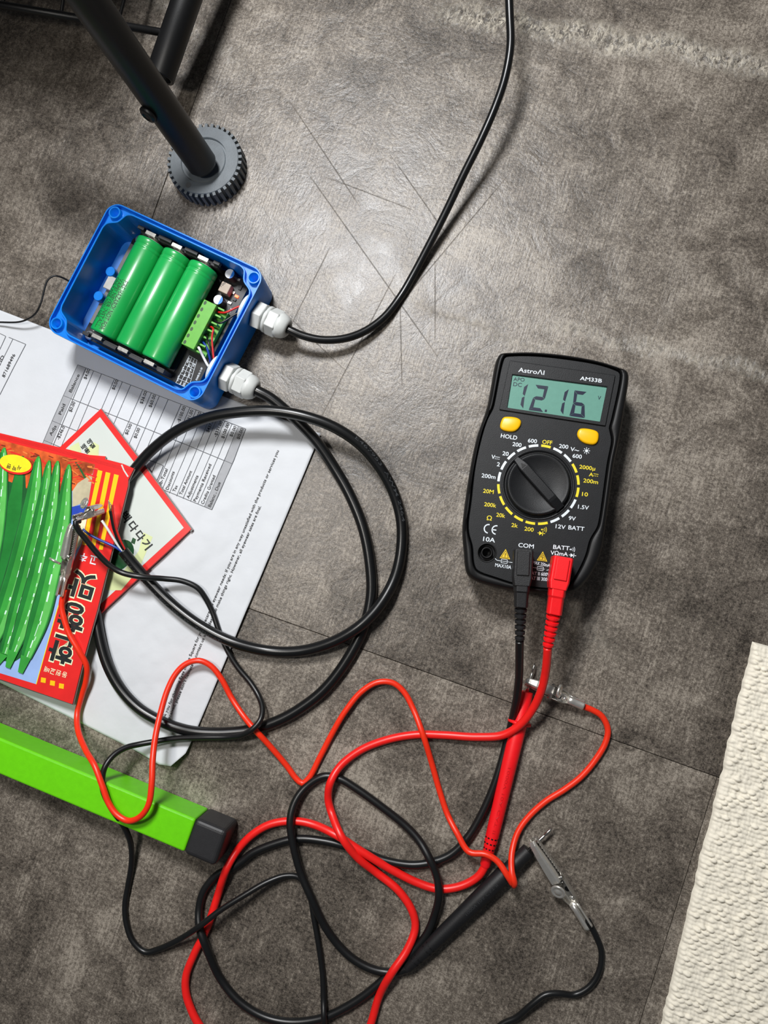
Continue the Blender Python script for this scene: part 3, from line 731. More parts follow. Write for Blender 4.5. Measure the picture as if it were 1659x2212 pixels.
    for x,y in ((238,586),(212,639)):
        p = P(x,y,.0130); V,F = lathe([(BZ0+.002,.0034),(.0127,.0031),(.0130,.0029)], Vector((p.x,p.y,0)), ZU, 22); mesh('standoff', V, F, M_blue, t, False)
    # cable glands through the right-hand wall
    def hexvf(c, ax, rad, x0, x1, rot=0.0, ch=.0005):
        n_ = Vector((0,0,1)); b_ = ax.cross(n_); V = []
        for x,rr in ((x0,rad-ch),(x0+ch,rad),(x1-ch,rad),(x1,rad-ch)):
            for k in range(6):
                a = math.radians(60*k+rot); V.append(c+ax*x+(n_*math.cos(a)+b_*math.sin(a))*rr)
        F = [(i*6+k,i*6+(k+1)%6,(i+1)*6+(k+1)%6,(i+1)*6+k) for i in range(3) for k in range(6)]+[tuple(range(5,-1,-1)),tuple(range(18,24))]
        return V,F
    ends = []
    for k,(x,y) in enumerate(((553,678),(485.6,810))):
        p = P(x,y,.0160); a,b = b_of(p); c = bl(BW-.0004,b,.0160); rot = 12+k*14
        V,F = hexvf(c, EX, .0090, .0000, .0062, rot); g = mesh('cable_gland', V, F, M_gland, t); bevel(g,.0003,2)
        V,F = lathe([(.0058,.0062),(.0075,.0062)], c, EX, 28); mesh('gland_thread', V, F, M_gland, g, True)
        V,F = lathe([(.0072,.0074),(.0076,.0083),(.0092,.0083),(.0096,.0074)], c, EX, 32); mesh('gland_collar', V, F, M_gland, g, True)
        V,F = hexvf(c, EX, .0087, .0094, .0162, rot+22); nut = mesh('gland_nut', V, F, M_gland, g); bevel(nut,.0004,2)
        V,F = lathe([(.0155,.0078),(.0175,.0077),(.0195,.0071),(.0212,.0060),(.0222,.0047),(.0222,.0034),(.0205,.0031),(.0200,.0020)], c, EX, 36); mesh('gland_dome', V, F, M_gland, g, True)
        ci = bl(BW-.0042,b,.0160)
        V,F = lathe([(0,.0095),(-.0006,.0100),(-.0036,.0098),(-.0044,.0088),(-.0044,.0045)], ci, EX, 36); ln = mesh('lock_nut', V, F, M_gland, g, False); bevel(ln,.0003,2)
        ends.append((c,ci))
    return ends
GL = make_enclosure()

# ---------------------------------------------------------------- battery cells and board
CZ = .0190
ends = [((329,523),(226.4,726)),((384.5,549),(280.5,753.5)),((441,575),(337,782))]
M_cell = mat('green_battery_wrap', rgb(22,158,74), .34, var=.07, scale=60, coat=.35)
M_pcb = mat('black_circuit_board', rgb(18,18,20), .34, var=.2)
M_holder = mat('black_holder_plastic', rgb(34,34,36), .5, var=.12)
cen = []
for p,q in ends:
    a = b_of(P(p[0],p[1],CZ)); b = b_of(P(q[0],q[1],CZ)); cen.append(((a[0]+b[0])/2,a[1],b[1]))
pit = (cen[2][0]-cen[0][0])/2; CR = min(.0091, pit/2*.995); y0 = sum(c[1] for c in cen)/3; y1 = sum(c[2] for c in cen)/3
cx = [cen[1][0]-pit, cen[1][0], cen[1][0]+pit]
CZ = .0085+CR+.0010
def make_cells():
    words = ['left','middle','right']
    labs = ['green battery cell with black warning print, beside the blue wall','green battery cell in the middle of the row of three','green battery cell beside the green terminal block']
    for i in range(3):
        o = bl(cx[i], y0, CZ); L = y1-y0
        t = thing('battery_cell', (o.x,o.y,CZ), labs[i], 'battery', 'battery cells in the blue box')
        r = CR
        prof = [(0,r*.72),(.0003,r*.90),(.0009,r*.985),(.0016,r),(.0046,r),(.0049,r*.975),(.0055,r*.975),(.0058,r),(.0070,r),(.0072,r*.988),(.0078,r*.988),(.0080,r),(L-.0014,r),(L-.0005,r*.98),(L,r*.90),(L,r*.72)]
        V,F = lathe(prof, o, EY, 56, False); mesh('wrapper', V, F, M_cell, t, True)
        V,F = lathe([(-.0001,.0001),(-.0001,r*.72),(.0002,r*.74)], o, EY, 32, False); mesh('end_disc', V, F, mat('white_ring',rgb(225,225,215),.5), t)
        V,F = lathe([(-.0014,.0001),(-.0014,.0030),(-.0011,.0034),(0,.0035)], o, EY, 24, False); mesh('positive_cap', V, F, M_steelpin, t, True)
        V,F = lathe([(L-.0002,.0001),(L-.0002,r*.75)], o, EY, 32, False); mesh('negative_base', V, F, M_steelpin, t)
        if i == 0:
            lines = ['FIRE HAZARD! NOT FOR','VAPE! NEVER INSTALL,','ONLY FOR INDIV. USE','INR 2500mAh  9.0Wh']
            VV = []; FF = []
            for k,s_ in enumerate(lines):
                gV,gF,x0,x1,gy0,gy1 = glyphs(s_,.004); st = .030; ln = .033 if k != 2 else .027
                base_a = math.radians(2-21*k)            # angle from straight up, towards the left wall
                k0 = len(VV)
                for v in gV:
                    s2 = (v.x-x0)/(x1-x0)*ln+st; a = base_a+(v.y*.0027/.7)/r
                    VV.append(o+EY*s2+(ZU*math.cos(a)+EX*math.sin(a))*(r+.00007))
                FF += [tuple(j+k0 for j in f) for f in gF]
            mesh('warning_print', VV, FF, M_black_print, t)
make_cells()
def make_board():
    t = thing('battery_board', bl(cx[1],(y0+y1)/2,.008), 'black battery holder circuit board with green terminal block in the blue box', 'circuit board')
    zb = .0085
    xl = b_of(P(236,614,zb))[0]; xr = b_of(P(541,612,zb))[0]; yt = y0-.0055; yb = y1+.0055
    yt = max(yt,.0042); yb = min(yb,BH-.0042); xr = min(xr, BW-.0048)
    c = bl((xl+xr)/2,(yt+yb)/2,zb-.0008); pcb = box('pcb', c, EX, EY, ZU, xr-xl, yb-yt, .0016, M_pcb, t)
    # grey bare strip along the left edge
    box('edge_strip', bl(xl+.0016,(yt+yb)/2,zb+.0001), EX, EY, ZU, .0028, (yb-yt)*.74, .0002, mat('grey_mask',rgb(120,116,112),.35), pcb)
    # holder end rails with contact clips
    for yy,s in ((y0-.0032,-1),(y1+.0032,1)):
        rail = box('holder_rail', bl(cx[1],yy,zb+.0065), EX, EY, ZU, 6*CR+.0010, .0026, .0130, M_holder, t, .0003)
        for k in range(4):
            wdt = .0045 if k in (0,3) else .0092; xx = cx[0]-CR+.0008+.00 if k == 0 else (cx[2]+CR-.0008 if k == 3 else cx[k-1]+CR)
            box('holder_tab', bl(xx,yy+s*.0008,zb+.0142), EX, EY, ZU, wdt, .0022, .0030, M_holder, rail, .0003)
        for k in range(3):
            cl = bl(cx[k],yy-s*.0012,zb+.0112); 
            V,F = merge(boxvf(cl,EX,EY,ZU,.0068,.0006,.0110), boxvf(cl+ZU*.0052+EY*s*.0008,EX,EY,ZU,.0068,.0022,.0007))
            mesh('contact_clip', V, F, M_chrome, t)
            if s < 0:
                path = [cl+EY*.0004+EY*(.0016*j/30)+(EX*math.cos(j*.9)+ZU*math.sin(j*.9))*.0028-ZU*.002 for j in range(31)]
                V,F = sweep(path,.0003,6); mesh('contact_spring', V, F, M_chrome, t, True)
    base = box('holder_base', bl(cx[1],(y0+y1)/2,zb+.0004), EX, EY, ZU, 6*CR+.001, y1-y0, .0008, M_holder, t)
    for i in (0,1,2,3):
        pass
    for x,y in ((297,513),(188,721)):
        p = P(x,y,zb+.004); V,F = lathe([(0,.0029),(.0012,.0029),(.0020,.0020),(.0021,.0004)], Vector((p.x,p.y,zb)), ZU, 20); sw = mesh('screw', V, F, M_chrome, t, True)
        for a in (0,math.pi/2):
            d = Vector((math.cos(a+.5),math.sin(a+.5),0)); box('slot', Vector((p.x,p.y,zb+.0021)), d, Vector((-d.y,d.x,0)), ZU, .0032, .0006, .0003, M_pcb, sw)
    # usb socket
    p = P(238,611,zb+.004); u = Vector((p.x,p.y,zb+.0022)); a,b = b_of(u)
    us = []; 
    rr = [(-.0040,-.0016),(.0040,-.0016),(.0044,-.0012),(.0044,.0012),(.0040,.0016),(-.0040,.0016),(-.0044,.0012),(-.0044,-.0012)]
    V = [];F = []
    for x_,sc_ in ((.0032,1),(-.0032,1),(-.0032,.80),(.0010,.80)):
        V += [bl(a+x_,b,zb+.0022)+EY*q*sc_+ZU*w*(sc_ if sc_ == 1 else .72) for q,w in rr]
    F = [(i*8+k,i*8+(k+1)%8,(i+1)*8+(k+1)%8,(i+1)*8+k) for i in range(3) for k in range(8)]+[tuple(range(8)),tuple(range(24,32))]
    mesh('usb_socket', V, F, mat('usb_shell',rgb(206,204,198),.35,metal=.45), t)
    # capacitors
    for x,y in ((496,591),(471,647)):
        p = P(x,y,zb+.0075); c = Vector((p.x,p.y,zb)); r = .0031
        cap = mesh('capacitor', *lathe([(0,r),(.0068,r),(.0072,r*.93)], c, ZU, 26), mat('capacitor_sleeve',rgb(52,34,36),.4), t)
        n = 20; top = [c+ZU*.0073+(EX*math.cos(2*math.pi*k/n)+EY*math.sin(2*math.pi*k/n))*r*.95 for k in range(n)]
        mesh('capacitor_top', top, [tuple(range(n))], mat('capacitor_white',rgb(232,234,236),.35), cap)
        seg = [c+ZU*.0074+(EX*math.cos(math.radians(d))+EY*math.sin(math.radians(d)))*r*.95 for d in range(-68,69,8)]
        mesh('capacitor_mark', seg, [tuple(range(len(seg)))], mat('capacitor_blue',rgb(24,120,214),.35), cap)
    p = P(485,621,zb+.006); ind = box('inductor', Vector((p.x,p.y,zb+.0030)), EX, EY, ZU, .0064, .0064, .0058, mat('grey_ferrite',rgb(168,152,136),.5), t, .0004)
    pin = Print(lambda x,y: P(x,y,zb+.0059), lambda x,y: zb+.00592); pin.text('100',(478,620),(488,612),4.5,M_black_print,.01); pin.build(ind,{'black_print':'printed_marks'})
    p = P(512,641,zb); box('led', Vector((p.x,p.y,zb+.0006)), EX, EY, ZU, .0022, .0014, .0010, mat('red_led_glow',rgb(255,70,36),.4,emit=7.0), t)
    for x,y,sx,sy,m in ((516,605,.0022,.0014,M_chrome),(503,632,.003,.0016,M_chrome),(507,648,.0022,.0014,M_holder),(520,622,.0016,.0030,M_holder),(478,602,.0030,.0022,M_holder),(497,655,.0024,.0014,M_chrome),(462,610,.0035,.0025,M_holder)):
        p = P(x,y,zb); box('chip_part', Vector((p.x,p.y,zb+.0005)), EX, EY, ZU, sx, sy, .0009, m, t)
    # printed labels on the board
    pr = Print(lambda x,y: P(x,y,zb), lambda x,y: zb)
    cr1 = crop(370,560,6.144)
    for i in range(4):
        a_,b_ = cr1((60+i*56,1640+i*24),(240+i*34,1280+i*20)); pr.line([a_,b_], .7, M_white_print, .00004)
    for k in range(7):
        f = k/6; a_,b_ = cr1((60+180*f,1640-360*f),(228+120*f,1712-370*f)); pr.line([a_,b_], .6, M_white_print, .00004)
    for s_,p_ in (('VT7 TU',((95,1620),(112,1545))),('U7U S6',((155,1500),(172,1430))),('W7 SU',((225,1380),(245,1310))),('P4',((125,1668),(140,1640))),('P4',((180,1560),(195,1530))),('P2',((245,1430),(258,1400))),('GND',((165,1690),(185,1640))),('GND',((235,1575),(255,1525))),('GND',((300,1430),(318,1385))),('A1',((205,1630),(215,1600))),('J5',((262,1490),(270,1465)))):
        pr.text(s_, cr1(*p_)[0], cr1(*p_)[1], 3.4, M_white_print, .01, .00005)
    pr.text('POWER IN: 15-18V', *cr1((345,1610),(420,1440)), 4.0, M_white_print, .01, .00005)
    pr.text('P6', *cr1((785,705),(820,660)), 5.5, M_white_print, .01, .00005)
    pr.build(t, {'white_print':'board_legend'})
    # terminal block
    M_tb = mat('green_terminal_plastic', rgb(92,168,52), .38, var=.05); M_dk = mat('dark_screw_hole', rgb(28,66,24), .5)
    zt = zb+.0120
    q = [b_of(P(*p,zt)) for p in cr1((435,535),(600,600),(300,1200),(130,1120))]
    xa = (q[0][0]+q[3][0])/2; xb = (q[1][0]+q[2][0])/2; ya = (q[0][1]+q[1][1])/2; yb2 = (q[2][1]+q[3][1])/2
    tb = box('terminal_block', bl((xa+xb)/2,(ya+yb2)/2,(zb+zt)/2), EX, EY, ZU, xb-xa, yb2-ya, zt-zb, M_tb, t, .0003)
    lowx = xb+.0052
    box('block_step', bl((xb+lowx)/2,(ya+yb2)/2,zb+.0020), EX, EY, ZU, lowx-xb, yb2-ya, .0040, M_tb, tb)
    n = 6; stp = (yb2-ya)/n
    for k in range(n+1):
        box('divider', bl((xb+lowx)/2-.0004,ya+stp*k+(.0005 if k == 0 else (-.0005 if k == n else 0)),zb+.0048), EX, EY, ZU, lowx-xb-.0008, .0010, .0080, M_tb, tb)
    for k in range(n+1):
        c = bl(xa+.0016,ya+.0018+(yb2-ya-.0036)*k/n,zt+.00005); m_ = 14
        mesh('screw_hole', [c+EX*math.cos(2*math.pi*j/m_)*.0009+EY*math.sin(2*math.pi*j/m_)*.0013 for j in range(m_)], [tuple(range(m_))], M_dk, tb)
    for k in range(n):
        box('wire_slot', bl(xb+.00005,ya+stp*(k+.5),zb+.0068), EX, EY, ZU, .0002, stp*.6, .0050, M_dk, tb)
    return xa,xb,lowx,ya,yb2,zb,stp
TBG = make_board()

# ================================================================ cables from the glands
def core(name, pts, m, parent, r=.00065):
    path = crom(pts,.0010); V,F = sweep(path,r,8); return mesh(name,V,F,m,parent,True)
M_blue_wire = mat('blue_wire', rgb(24,58,150), .35); M_white_wire = mat('white_wire', rgb(222,224,222), .4); M_core_red = mat('red_core_wire', rgb(196,34,28), .36)
def make_cables():
    xa,xb,lowx,ya,yb,zb,stp = TBG
    def slot(k): return bl(xb-.0002,ya+stp*(k+.5),zb+.0062)
    # upper cable
    c,ci = GL[0]
    t = thing('cable', (P(865,640).x,P(865,640).y,0), 'round black cable from the upper gland, curving up off the frame', 'cable', 'cables from the blue box')
    r = .0024
    pts = [ci-EX*.0040, c+EX*.012, c+EX*.0225]+[P(x,y,z*MM) for x,y,z in ((654,725,14.6),(696,734,12.6),(745,731,10),(787,716,7.2),(829,686,4.6),(865,640.6,2.6),(892,595,3.4),(925.5,532,6.5),(962,460,11),(1001,378,17),(1040,299,22.5),(1071.5,226,27),(1091,167,31),(1102.5,99,35),(1101,32,39),(1097,-40,43),(1080,-160,52))]
    path = crom(pts); V,F = sweep(path,r,14); mesh('sheath',V,F,M_black_cable,t,True)
    e = ci-EX*.0036
    core('core_wire', [e+EY*.001,e-EX*.003+ZU*.001,bl(lowx+.001,ya+stp*.3,zb+.010),slot(0)], M_core_red, t)
    core('core_wire', [e+EY*.003,e-EX*.003+EY*.004,bl(lowx+.0005,ya+stp*1.7,zb+.009),slot(1)], M_black_wire, t)
    # looped cable
    c,ci = GL[1]; r = .0033
    t = thing('cable', (P(860,1170).x,P(860,1170).y,0), 'thick black cable from the lower gland, looped twice over the invoice', 'cable', 'cables from the blue box')
    pts = [ci-EX*.0040, c+EX*.012, c+EX*.0225]
    arcs = [(583,859,14.6),(620,889,12.2),(653,920,10),(687,958,7.3),(722,1010,4.6),(756,1070,3.4),(784,1140,3.4),(799,1215,3.4),(802,1285,3.4),(787,1352,3.4),(750,1425,3.4),(700,1490,3.4),(645,1533,3.4),(598,1558,3.4),(540,1577,3.4),(482,1583,4.4),(424,1581,5.4),(386,1573,5.2),(347,1558,5.0),(301,1531,5.0),(262,1490,5.0),(232,1435,5.2),(214,1370,5.2),(206,1310,5.4),(206,1250,7.4),(215,1170,7.8),(236,1100,7.8),(262,1050,7.8),(286,1020,8.2),(325,975,10.5),(380,932,14.5),(447,903,18.5),(520,890,21),(590,888,22),(660,900,21.5),(728,926,18.5),(788,970,14),(838,1038,9),(864,1108,5.5),(868,1172,4.2),(855,1242,5.2),(822,1305,8.5),(780,1350,10.2),(720,1386,8.5),(650,1406,6),(580,1406,5),(500,1386,7.8),(430,1350,7.6),(370,1304,7.4),(322,1256,8.6),(290,1220,10.6),(266,1190,13.0)]
    pts += [P(x,y,z*MM) for x,y,z in arcs]
    path = crom(pts); V,F = sweep(path,r,16); mesh('sheath',V,F,M_black_cable,t,True)
    def along(body, px0, px1, side, h, name):
        near = lambda q: min(range(len(path)), key=lambda k: math.hypot(P_pix(path[k])[0]-q[0], P_pix(path[k])[1]-q[1]))
        i0, i1 = near(px0), near(px1); gV,gF,x0,x1,_a,_b = glyphs(body,.004); VV = []; st = 1 if i1 > i0 else -1
        for v in gV:
            f = i0+(i1-i0)*(v.x-x0)/(x1-x0); k = int(f); fr = f-k; k = min(max(k,1),len(path)-3)
            p = path[k].lerp(path[k+1],fr); T = ((path[k+1]-path[k])*st).normalized(); S = ZU.cross(T).normalized(); U = T.cross(S)
            th = side+(v.y-.35)*h/r; VV.append(p+(S*math.sin(th)+U*math.cos(th))*(r+.00006))
        mesh(name, VV, gF, mat('sheath_lettering_grey', rgb(58,60,62), .4), t)['kind'] = 'stuff'
    along('22AWG  VW-1  \u0394  80\u00b0C  300V  FT1  ZHENGWEI', (275,1203), (485,1381), -.55, .0026, 'sheath_lettering')
    along('E467953  AWM 2464', (765,950), (866,1125), .5, .0026, 'sheath_lettering')
    # inner ends
    e = ci-EX*.0036
    core('core_wire', [e-EY*.001,e-EX*.002-EY*.004+ZU*.001,bl(lowx+.0006,ya+stp*3.6,zb+.010),bl(lowx-.001,ya+stp*2.7,zb+.010),slot(2)], M_core_red, t)
    core('core_wire', [e-EY*.0015,e-EX*.003-EY*.005,bl(lowx+.0002,ya+stp*4.4,zb+.010),slot(3)], M_black_wire, t)
    core('core_wire', [e+EY*.001,e-EX*.004-EY*.001-ZU*.004,bl(lowx-.0005,ya+stp*5.0,zb+.007),slot(4)], M_blue_wire, t, .0007)
    core('core_wire', [e,e-EX*.003+ZU*.002,bl(lowx+.0016,yb+.001,zb+.011),bl(lowx-.0016,yb-stp*.4,zb+.0135),slot(5)], M_white_wire, t, .0008)
    # loose ends by the seed packets
    q = lambda x,y,z: P(x,y,z*MM)
    cc = crop(120,1060,7.9)
    def cw(pts): return [q(*(cc(p[:2])[0]),p[2]) for p in pts]
    core('core_wire', cw([(1160,1060,13.2),(1050,980,15),(900,905,16),(700,815,16.5),(560,735,17),(470,660,17)]), M_blue_wire, t, .0008)
    core('core_wire', cw([(1165,1045,13.4),(1080,950,15.5),(980,800,18),(880,640,20),(790,510,21)]), M_white_wire, t, .0008)
    core('core_wire', cw([(1180,1040,13.4),(1080,880,17),(1000,680,20),(955,480,22.5),(930,340,24)]), M_black_wire, t, .0008)
    core('core_wire', cw([(1195,1035,13.2),(1110,860,16),(1030,640,19),(985,420,21.5),(965,240,23)]), M_core_red, t, .0008)
    core('bare_strand', cw([(930,340,24),(915,250,24.6),(905,160,25)]), M_copper, t, .0004)
    core('bare_strand', cw([(945,330,23.4),(950,260,23.8),(925,200,24.2)]), M_copper, t, .00035)
make_cables()
# thin loose wire beside the box
t_,_ = wire('loose_wire', [(-40,694,3),(0,696,4),(48,694,7),(76,678,10),(88,655,12),(94,632,13),(103,605,13.5),(116,596,13),(130,598,11),(150,608,7),(175,625,3.5)], .0006, M_black_wire, None, 8)
setp(t_, 'very thin black wire trailing beside the left wall of the blue box', 'wire')
# ================================================================ multimeter
c6 = crop(980,740,4.1475); c7 = crop(980,1000,4.1475); cP = crop(1000,1150,4.74)
MZ = .0315                                                    # face height
def make_meter():
    ctr = P(1165,1030,0)
    t = thing('multimeter', (ctr.x,ctr.y,0), 'black digital multimeter with yellow buttons reading 12.16 volts', 'multimeter')
    zo = .0325
    outp = [(1073,771),(1081,760.5),(1110,757.5),(1149,757),(1221,763),(1293.5,776),(1341.7,791),(1356,797),(1361,808),(1356,856),(1339,957),(1330,1000),(1315,1108),(1301,1193),(1285,1232),(1269,1256),(1252,1274),(1236,1282),(1180,1284),(1110,1277),(1062,1267),(1028,1256),(1012,1245),(1005.5,1232),(1001,1190),(998,1145),(1003,1090),(1017,1000),(1030,940),(1052,875)]
    out = crom([P(x,y,zo) for x,y in outp], .0022, True); out = [Vector((p.x,p.y,0)) for p in out]
    facep = [(1088.5,772),(1094,768.5),(1149,767),(1221,774),(1293,786),(1330,798),(1340,804),(1341.7,813),(1322,910),(1318,925),(1323,948),(1314,1000),(1296,1125),(1292,1140),(1276.6,1166),(1267,1200),(1249,1238),(1232,1262),(1215,1272),(1161,1271),(1110,1261.6),(1070,1249),(1036,1237),(1026,1229),(1021,1210),(1019,1181),(1011,1152),(1010,1130),(1016,1084),(1026,1000),(1046,918),(1051,905),(1064,880),(1068,862)]
    face = crom([P(x,y,MZ) for x,y in facep], .0022, True); face = [Vector((p.x,p.y,0)) for p in face]
    def resample(poly, n):
        L = [0]; m = len(poly)
        for i in range(m): L.append(L[-1]+(poly[(i+1)%m]-poly[i]).length)
        o_ = []; j = 0
        for k in range(n):
            s = L[-1]*k/n
            while L[j+1] < s: j += 1
            f = (s-L[j])/max(L[j+1]-L[j],1e-9); o_.append(poly[j].lerp(poly[(j+1)%m],f))
        return o_
    n = 220; out = resample(out,n); cc = sum(out,Vector())/n
    def sec(poly, ins, z): return [Vector((p.x,p.y,z)) for p in offset_poly(poly,ins)] if ins else [Vector((p.x,p.y,z)) for p in poly]
    # rubber holster: a shell open at the top
    fo = resample(face, n)
    # align start
    k0 = min(range(n), key=lambda k: (fo[k]-out[0]).length); fo = fo[k0:]+fo[:k0]
    secs = [sec(out,.0030,.0002), sec(out,.0012,.0008), sec(out,.0004,.0030), sec(out,0,.012), sec(out,0,.026), sec(out,.0004,.0300), sec(out,.0012,.0322), sec(out,.0022,.0332), sec(fo,-.0007,.0332), sec(fo,-.0003,.0328), sec(fo,0,.0295)]
    V = [p for s in secs for p in s]; F = []
    for i in range(len(secs)-1):
        for k in range(n): F.append((i*n+k,i*n+(k+1)%n,(i+1)*n+(k+1)%n,(i+1)*n+k))
    F.append(tuple(range(n-1,-1,-1)))
    mesh('holster', V, F, M_holster, t, True)
    # face plate
    s2 = [sec(fo,.0004,.0285), sec(fo,.0004,MZ-.0005), sec(fo,.0008,MZ)]
    V = [p for s in s2 for p in s]; F = []
    for i in range(2):
        for k in range(n): F.append((i*n+k,i*n+(k+1)%n,(i+1)*n+(k+1)%n,(i+1)*n+k))
    fp = mesh('face_plate', V, F, M_meter, t)
    dc = P(1162.5,1046.5,MZ); R1 = (P(1162.5+77.7,1046.5,MZ)-dc).length; jc = P(*c7((297,803))[0],MZ)
    bm = bmesh.new(); loops = [s2[2]]+[[c_+(Vector((math.cos(2*math.pi*k/48),math.sin(2*math.pi*k/48),0)))*r_ for k in range(48)] for c_,r_ in ((dc,R1*.99),(jc,.0052))]; ed = []
    for lp in loops:
        vs = [bm.verts.new(p) for p in lp]; ed += [bm.edges.new((vs[k],vs[(k+1)%len(vs)])) for k in range(len(vs))]
    bmesh.ops.triangle_fill(bm, edges=ed, use_beauty=True)
    for f in bm.faces:
        f.normal_update()
        if f.normal.z < 0: f.normal_flip()
    bm2 = bpy.data.meshes.new('face_panel'); bm.to_mesh(bm2); bm.free(); link('face_panel', bm2, M_meter, fp)
    pt,_ = flat(MZ); Z = MZ
    pr = Print(lambda x,y: P(x,y,MZ), lambda x,y: MZ)
    # display bezel
    def quadring(o4, i4, z0, z1, zi, name, m, par):
        O = [P(x,y,z1) for x,y in o4]; I = [P(x,y,z1) for x,y in i4]
        V = [Vector((p.x,p.y,z)) for c_,z in ((O,z0),(O,z1),(I,z1),(I,zi)) for p in c_]
        F = [(a*4+i,a*4+(i+1)%4,(a+1)*4+(i+1)%4,(a+1)*4+i) for a in range(3) for i in range(4)]
        o = mesh(name,V,F,m,par); bevel(o,.0004,2); return o
    bz = quadring(c6((505,158),(1450,290),(1360,745),(408,598)), c6((526,288),(1374,398),(1312,708),(480,582)), MZ-.001, MZ+.0011, MZ-.0006, 'display_bezel', M_meter, t)
    # groove lines round the bezel
    V = [P(x,y,MZ+.0002) for x,y in c6((520,282),(1380,392),(1318,712),(474,588))]
    lcd = mesh('display', V, [(0,1,2,3)][::-1] if False else [(0,1,2,3)], mat('lcd_glass', rgb(104,152,138), .25, var=.03, scale=400, bump=.05), t)
    pl = Print(lambda x,y: P(x,y,MZ+.0003), lambda x,y: MZ+.0003)
    M_seg = mat('lcd_segment', rgb(20,28,52), .35)
    def segs(TLc,TRc,BRc,BLc,on,th=30):
        lerp = lambda a,b,f: (a[0]+(b[0]-a[0])*f, a[1]+(b[1]-a[1])*f)
        W_ = math.hypot(TRc[0]-TLc[0],TRc[1]-TLc[1]); Hh_ = math.hypot(BLc[0]-TLc[0],BLc[1]-TLc[1]); fx = th/W_; fy = th/Hh_; g = .012
        def uv(u,v): return lerp(lerp(TLc,TRc,u),lerp(BLc,BRc,u),v)
        S = {'a':[(g+.0,0),(1-g,0),(1-fx,fy),(fx,fy)],'d':[(fx,1-fy),(1-fx,1-fy),(1-g,1),(g,1)],
             'f':[(0,g),(fx,fy+g),(fx,.5-fy/2-g),(0.3*fx,.5-g)],'e':[(.3*fx,.5+g),(fx,.5+fy/2+g),(fx,1-fy-g),(0,1-g)],
             'b':[(1,g),(1-.3*fx,.5-g),(1-fx,.5-fy/2-g),(1-fx,fy+g)],'c':[(1-.3*fx,.5+g),(1,1-g),(1-fx,1-fy-g),(1-fx,.5+fy/2+g)],
             'g':[(.3*fx+g,.5),(fx+g,.5-fy/2),(1-fx-g,.5-fy/2),(1-.3*fx-g,.5),(1-fx-g,.5+fy/2),(fx+g,.5+fy/2)]}
        for k in on: pl.poly(c6(*[uv(*p) for p in S[k]]), M_seg, .00004)
    segs((560,355),(667,370),(622,592),(515,577),'bc'); segs((733,378),(848,392),(802,622),(672,604),'abged'); segs((915,400),(1031,416),(980,646),(865,630),'bc'); segs((1082,428),(1190,442),(1175,676),(1036,656),'afgedc')
    pl.poly(c6((818,600),(836,602),(833,622),(815,620)), M_seg, .00004)
    for s_,p_,h in (('APO',((535,342),(634,350)),8),('DC',((532,388),(608,397)),8.5),('V',((1288,510),(1316,514)),8.5)): pl.text(s_, *c6(*p_), h, M_seg, .004, .00004)
    pl.build(lcd, {'lcd_segment':'display_digits'})
    # names above the display lie on the raised bezel
    pb = Print(lambda x,y: P(x,y,MZ+.0011), lambda x,y: MZ+.0011)
    pb.text('\u0391str\u03bf\u039bI'.replace('\u0391','A').replace('\u03bf','o'), *c6((578,262),(810,290)), 9.5, M_white_print, .008, .00006); pb.text('AM33B', *c6((1130,335),(1326,360)), 8.2, M_white_print, .014, .00006)
    pb.build(bz, {'white_print':'lettering'})
    # buttons
    M_btn = mat('yellow_button', rgb(250,190,10), .35, var=.03)
    for b_ in (c6((450,668),(570,674),(603,700),(600,740),(568,782),(530,798),(440,783),(417,758),(427,700)), c6((1130,773),(1270,787),(1298,812),(1290,890),(1260,913),(1170,898),(1122,858),(1108,820))):
        cr_ = crom([P(x,y,MZ+.0012) for x,y in b_], .001, True)
        V = [Vector((p.x,p.y,z)) for c_,z in ((cr_,MZ-.001),(cr_,MZ+.0008),(offset_poly(cr_,.0004),MZ+.0014),(offset_poly(cr_,.0012),MZ+.0017)) for p in c_]; m_ = len(cr_)
        F = [(a*m_+i,a*m_+(i+1)%m_,(a+1)*m_+(i+1)%m_,(a+1)*m_+i) for a in range(3) for i in range(m_)]+[tuple(3*m_+i for i in range(m_))]
        bt = mesh('button', V, F, M_btn, t, True)
        rg = offset_poly(cr_,-.0007); V,F = ring(rg, offset_poly(cr_,-.0001), MZ-.0002, MZ+.0001); mesh('button_gap', V, F, M_holster, t)
    # dial
    V,F = lathe([(0,R1*1.02),(.0004,R1*1.01),(.0004,R1*.965),(-.0010,R1*.955),(-.0010,R1*.90),(.0016,R1*.885),(.0026,R1*.86),(.0028,R1*.82),(.0020,R1*.77),(.0014,R1*.3),(.0014,.0001)], dc, ZU, 72, False)
    dial = mesh('dial', V, F, M_meter, t, True)
    a = P(1105,983,MZ); b = P(1220,1112,MZ); d = (b-a); d.z = 0; LL = R1*.955; d.normalize(); s = Vector((-d.y,d.x,0)); w = .0030
    prof = [(-LL,.55,.0034),(-LL*.72,.95,.0052),(-LL*.62,1,.0054),(LL*.55,1,.0054),(LL*.64,1,.0050),(LL*.97,1.0,.0020)]
    V = []; F = []
    for x_,wf,h in prof:
        for yy,hh in ((-1,.0004),(-.86,h-.0004),(-.70,h),(.70,h),(.86,h-.0004),(1,.0004)): V.append(dc+d*x_+s*(yy*w*wf)+ZU*hh)
    for i in range(len(prof)-1):
        for k in range(5): F.append((i*6+k,i*6+k+1,(i+1)*6+k+1,(i+1)*6+k))
    F += [tuple(range(6)), tuple(range(6*len(prof)-1,6*len(prof)-7,-1))]
    mesh('dial_grip', V, F, M_meter, dial)
    ar = [dc-d*(LL*.80)+ZU*.0054, dc-d*(LL*.66)+s*.0013+ZU*.00555, dc-d*(LL*.66)-s*.0013+ZU*.00555]
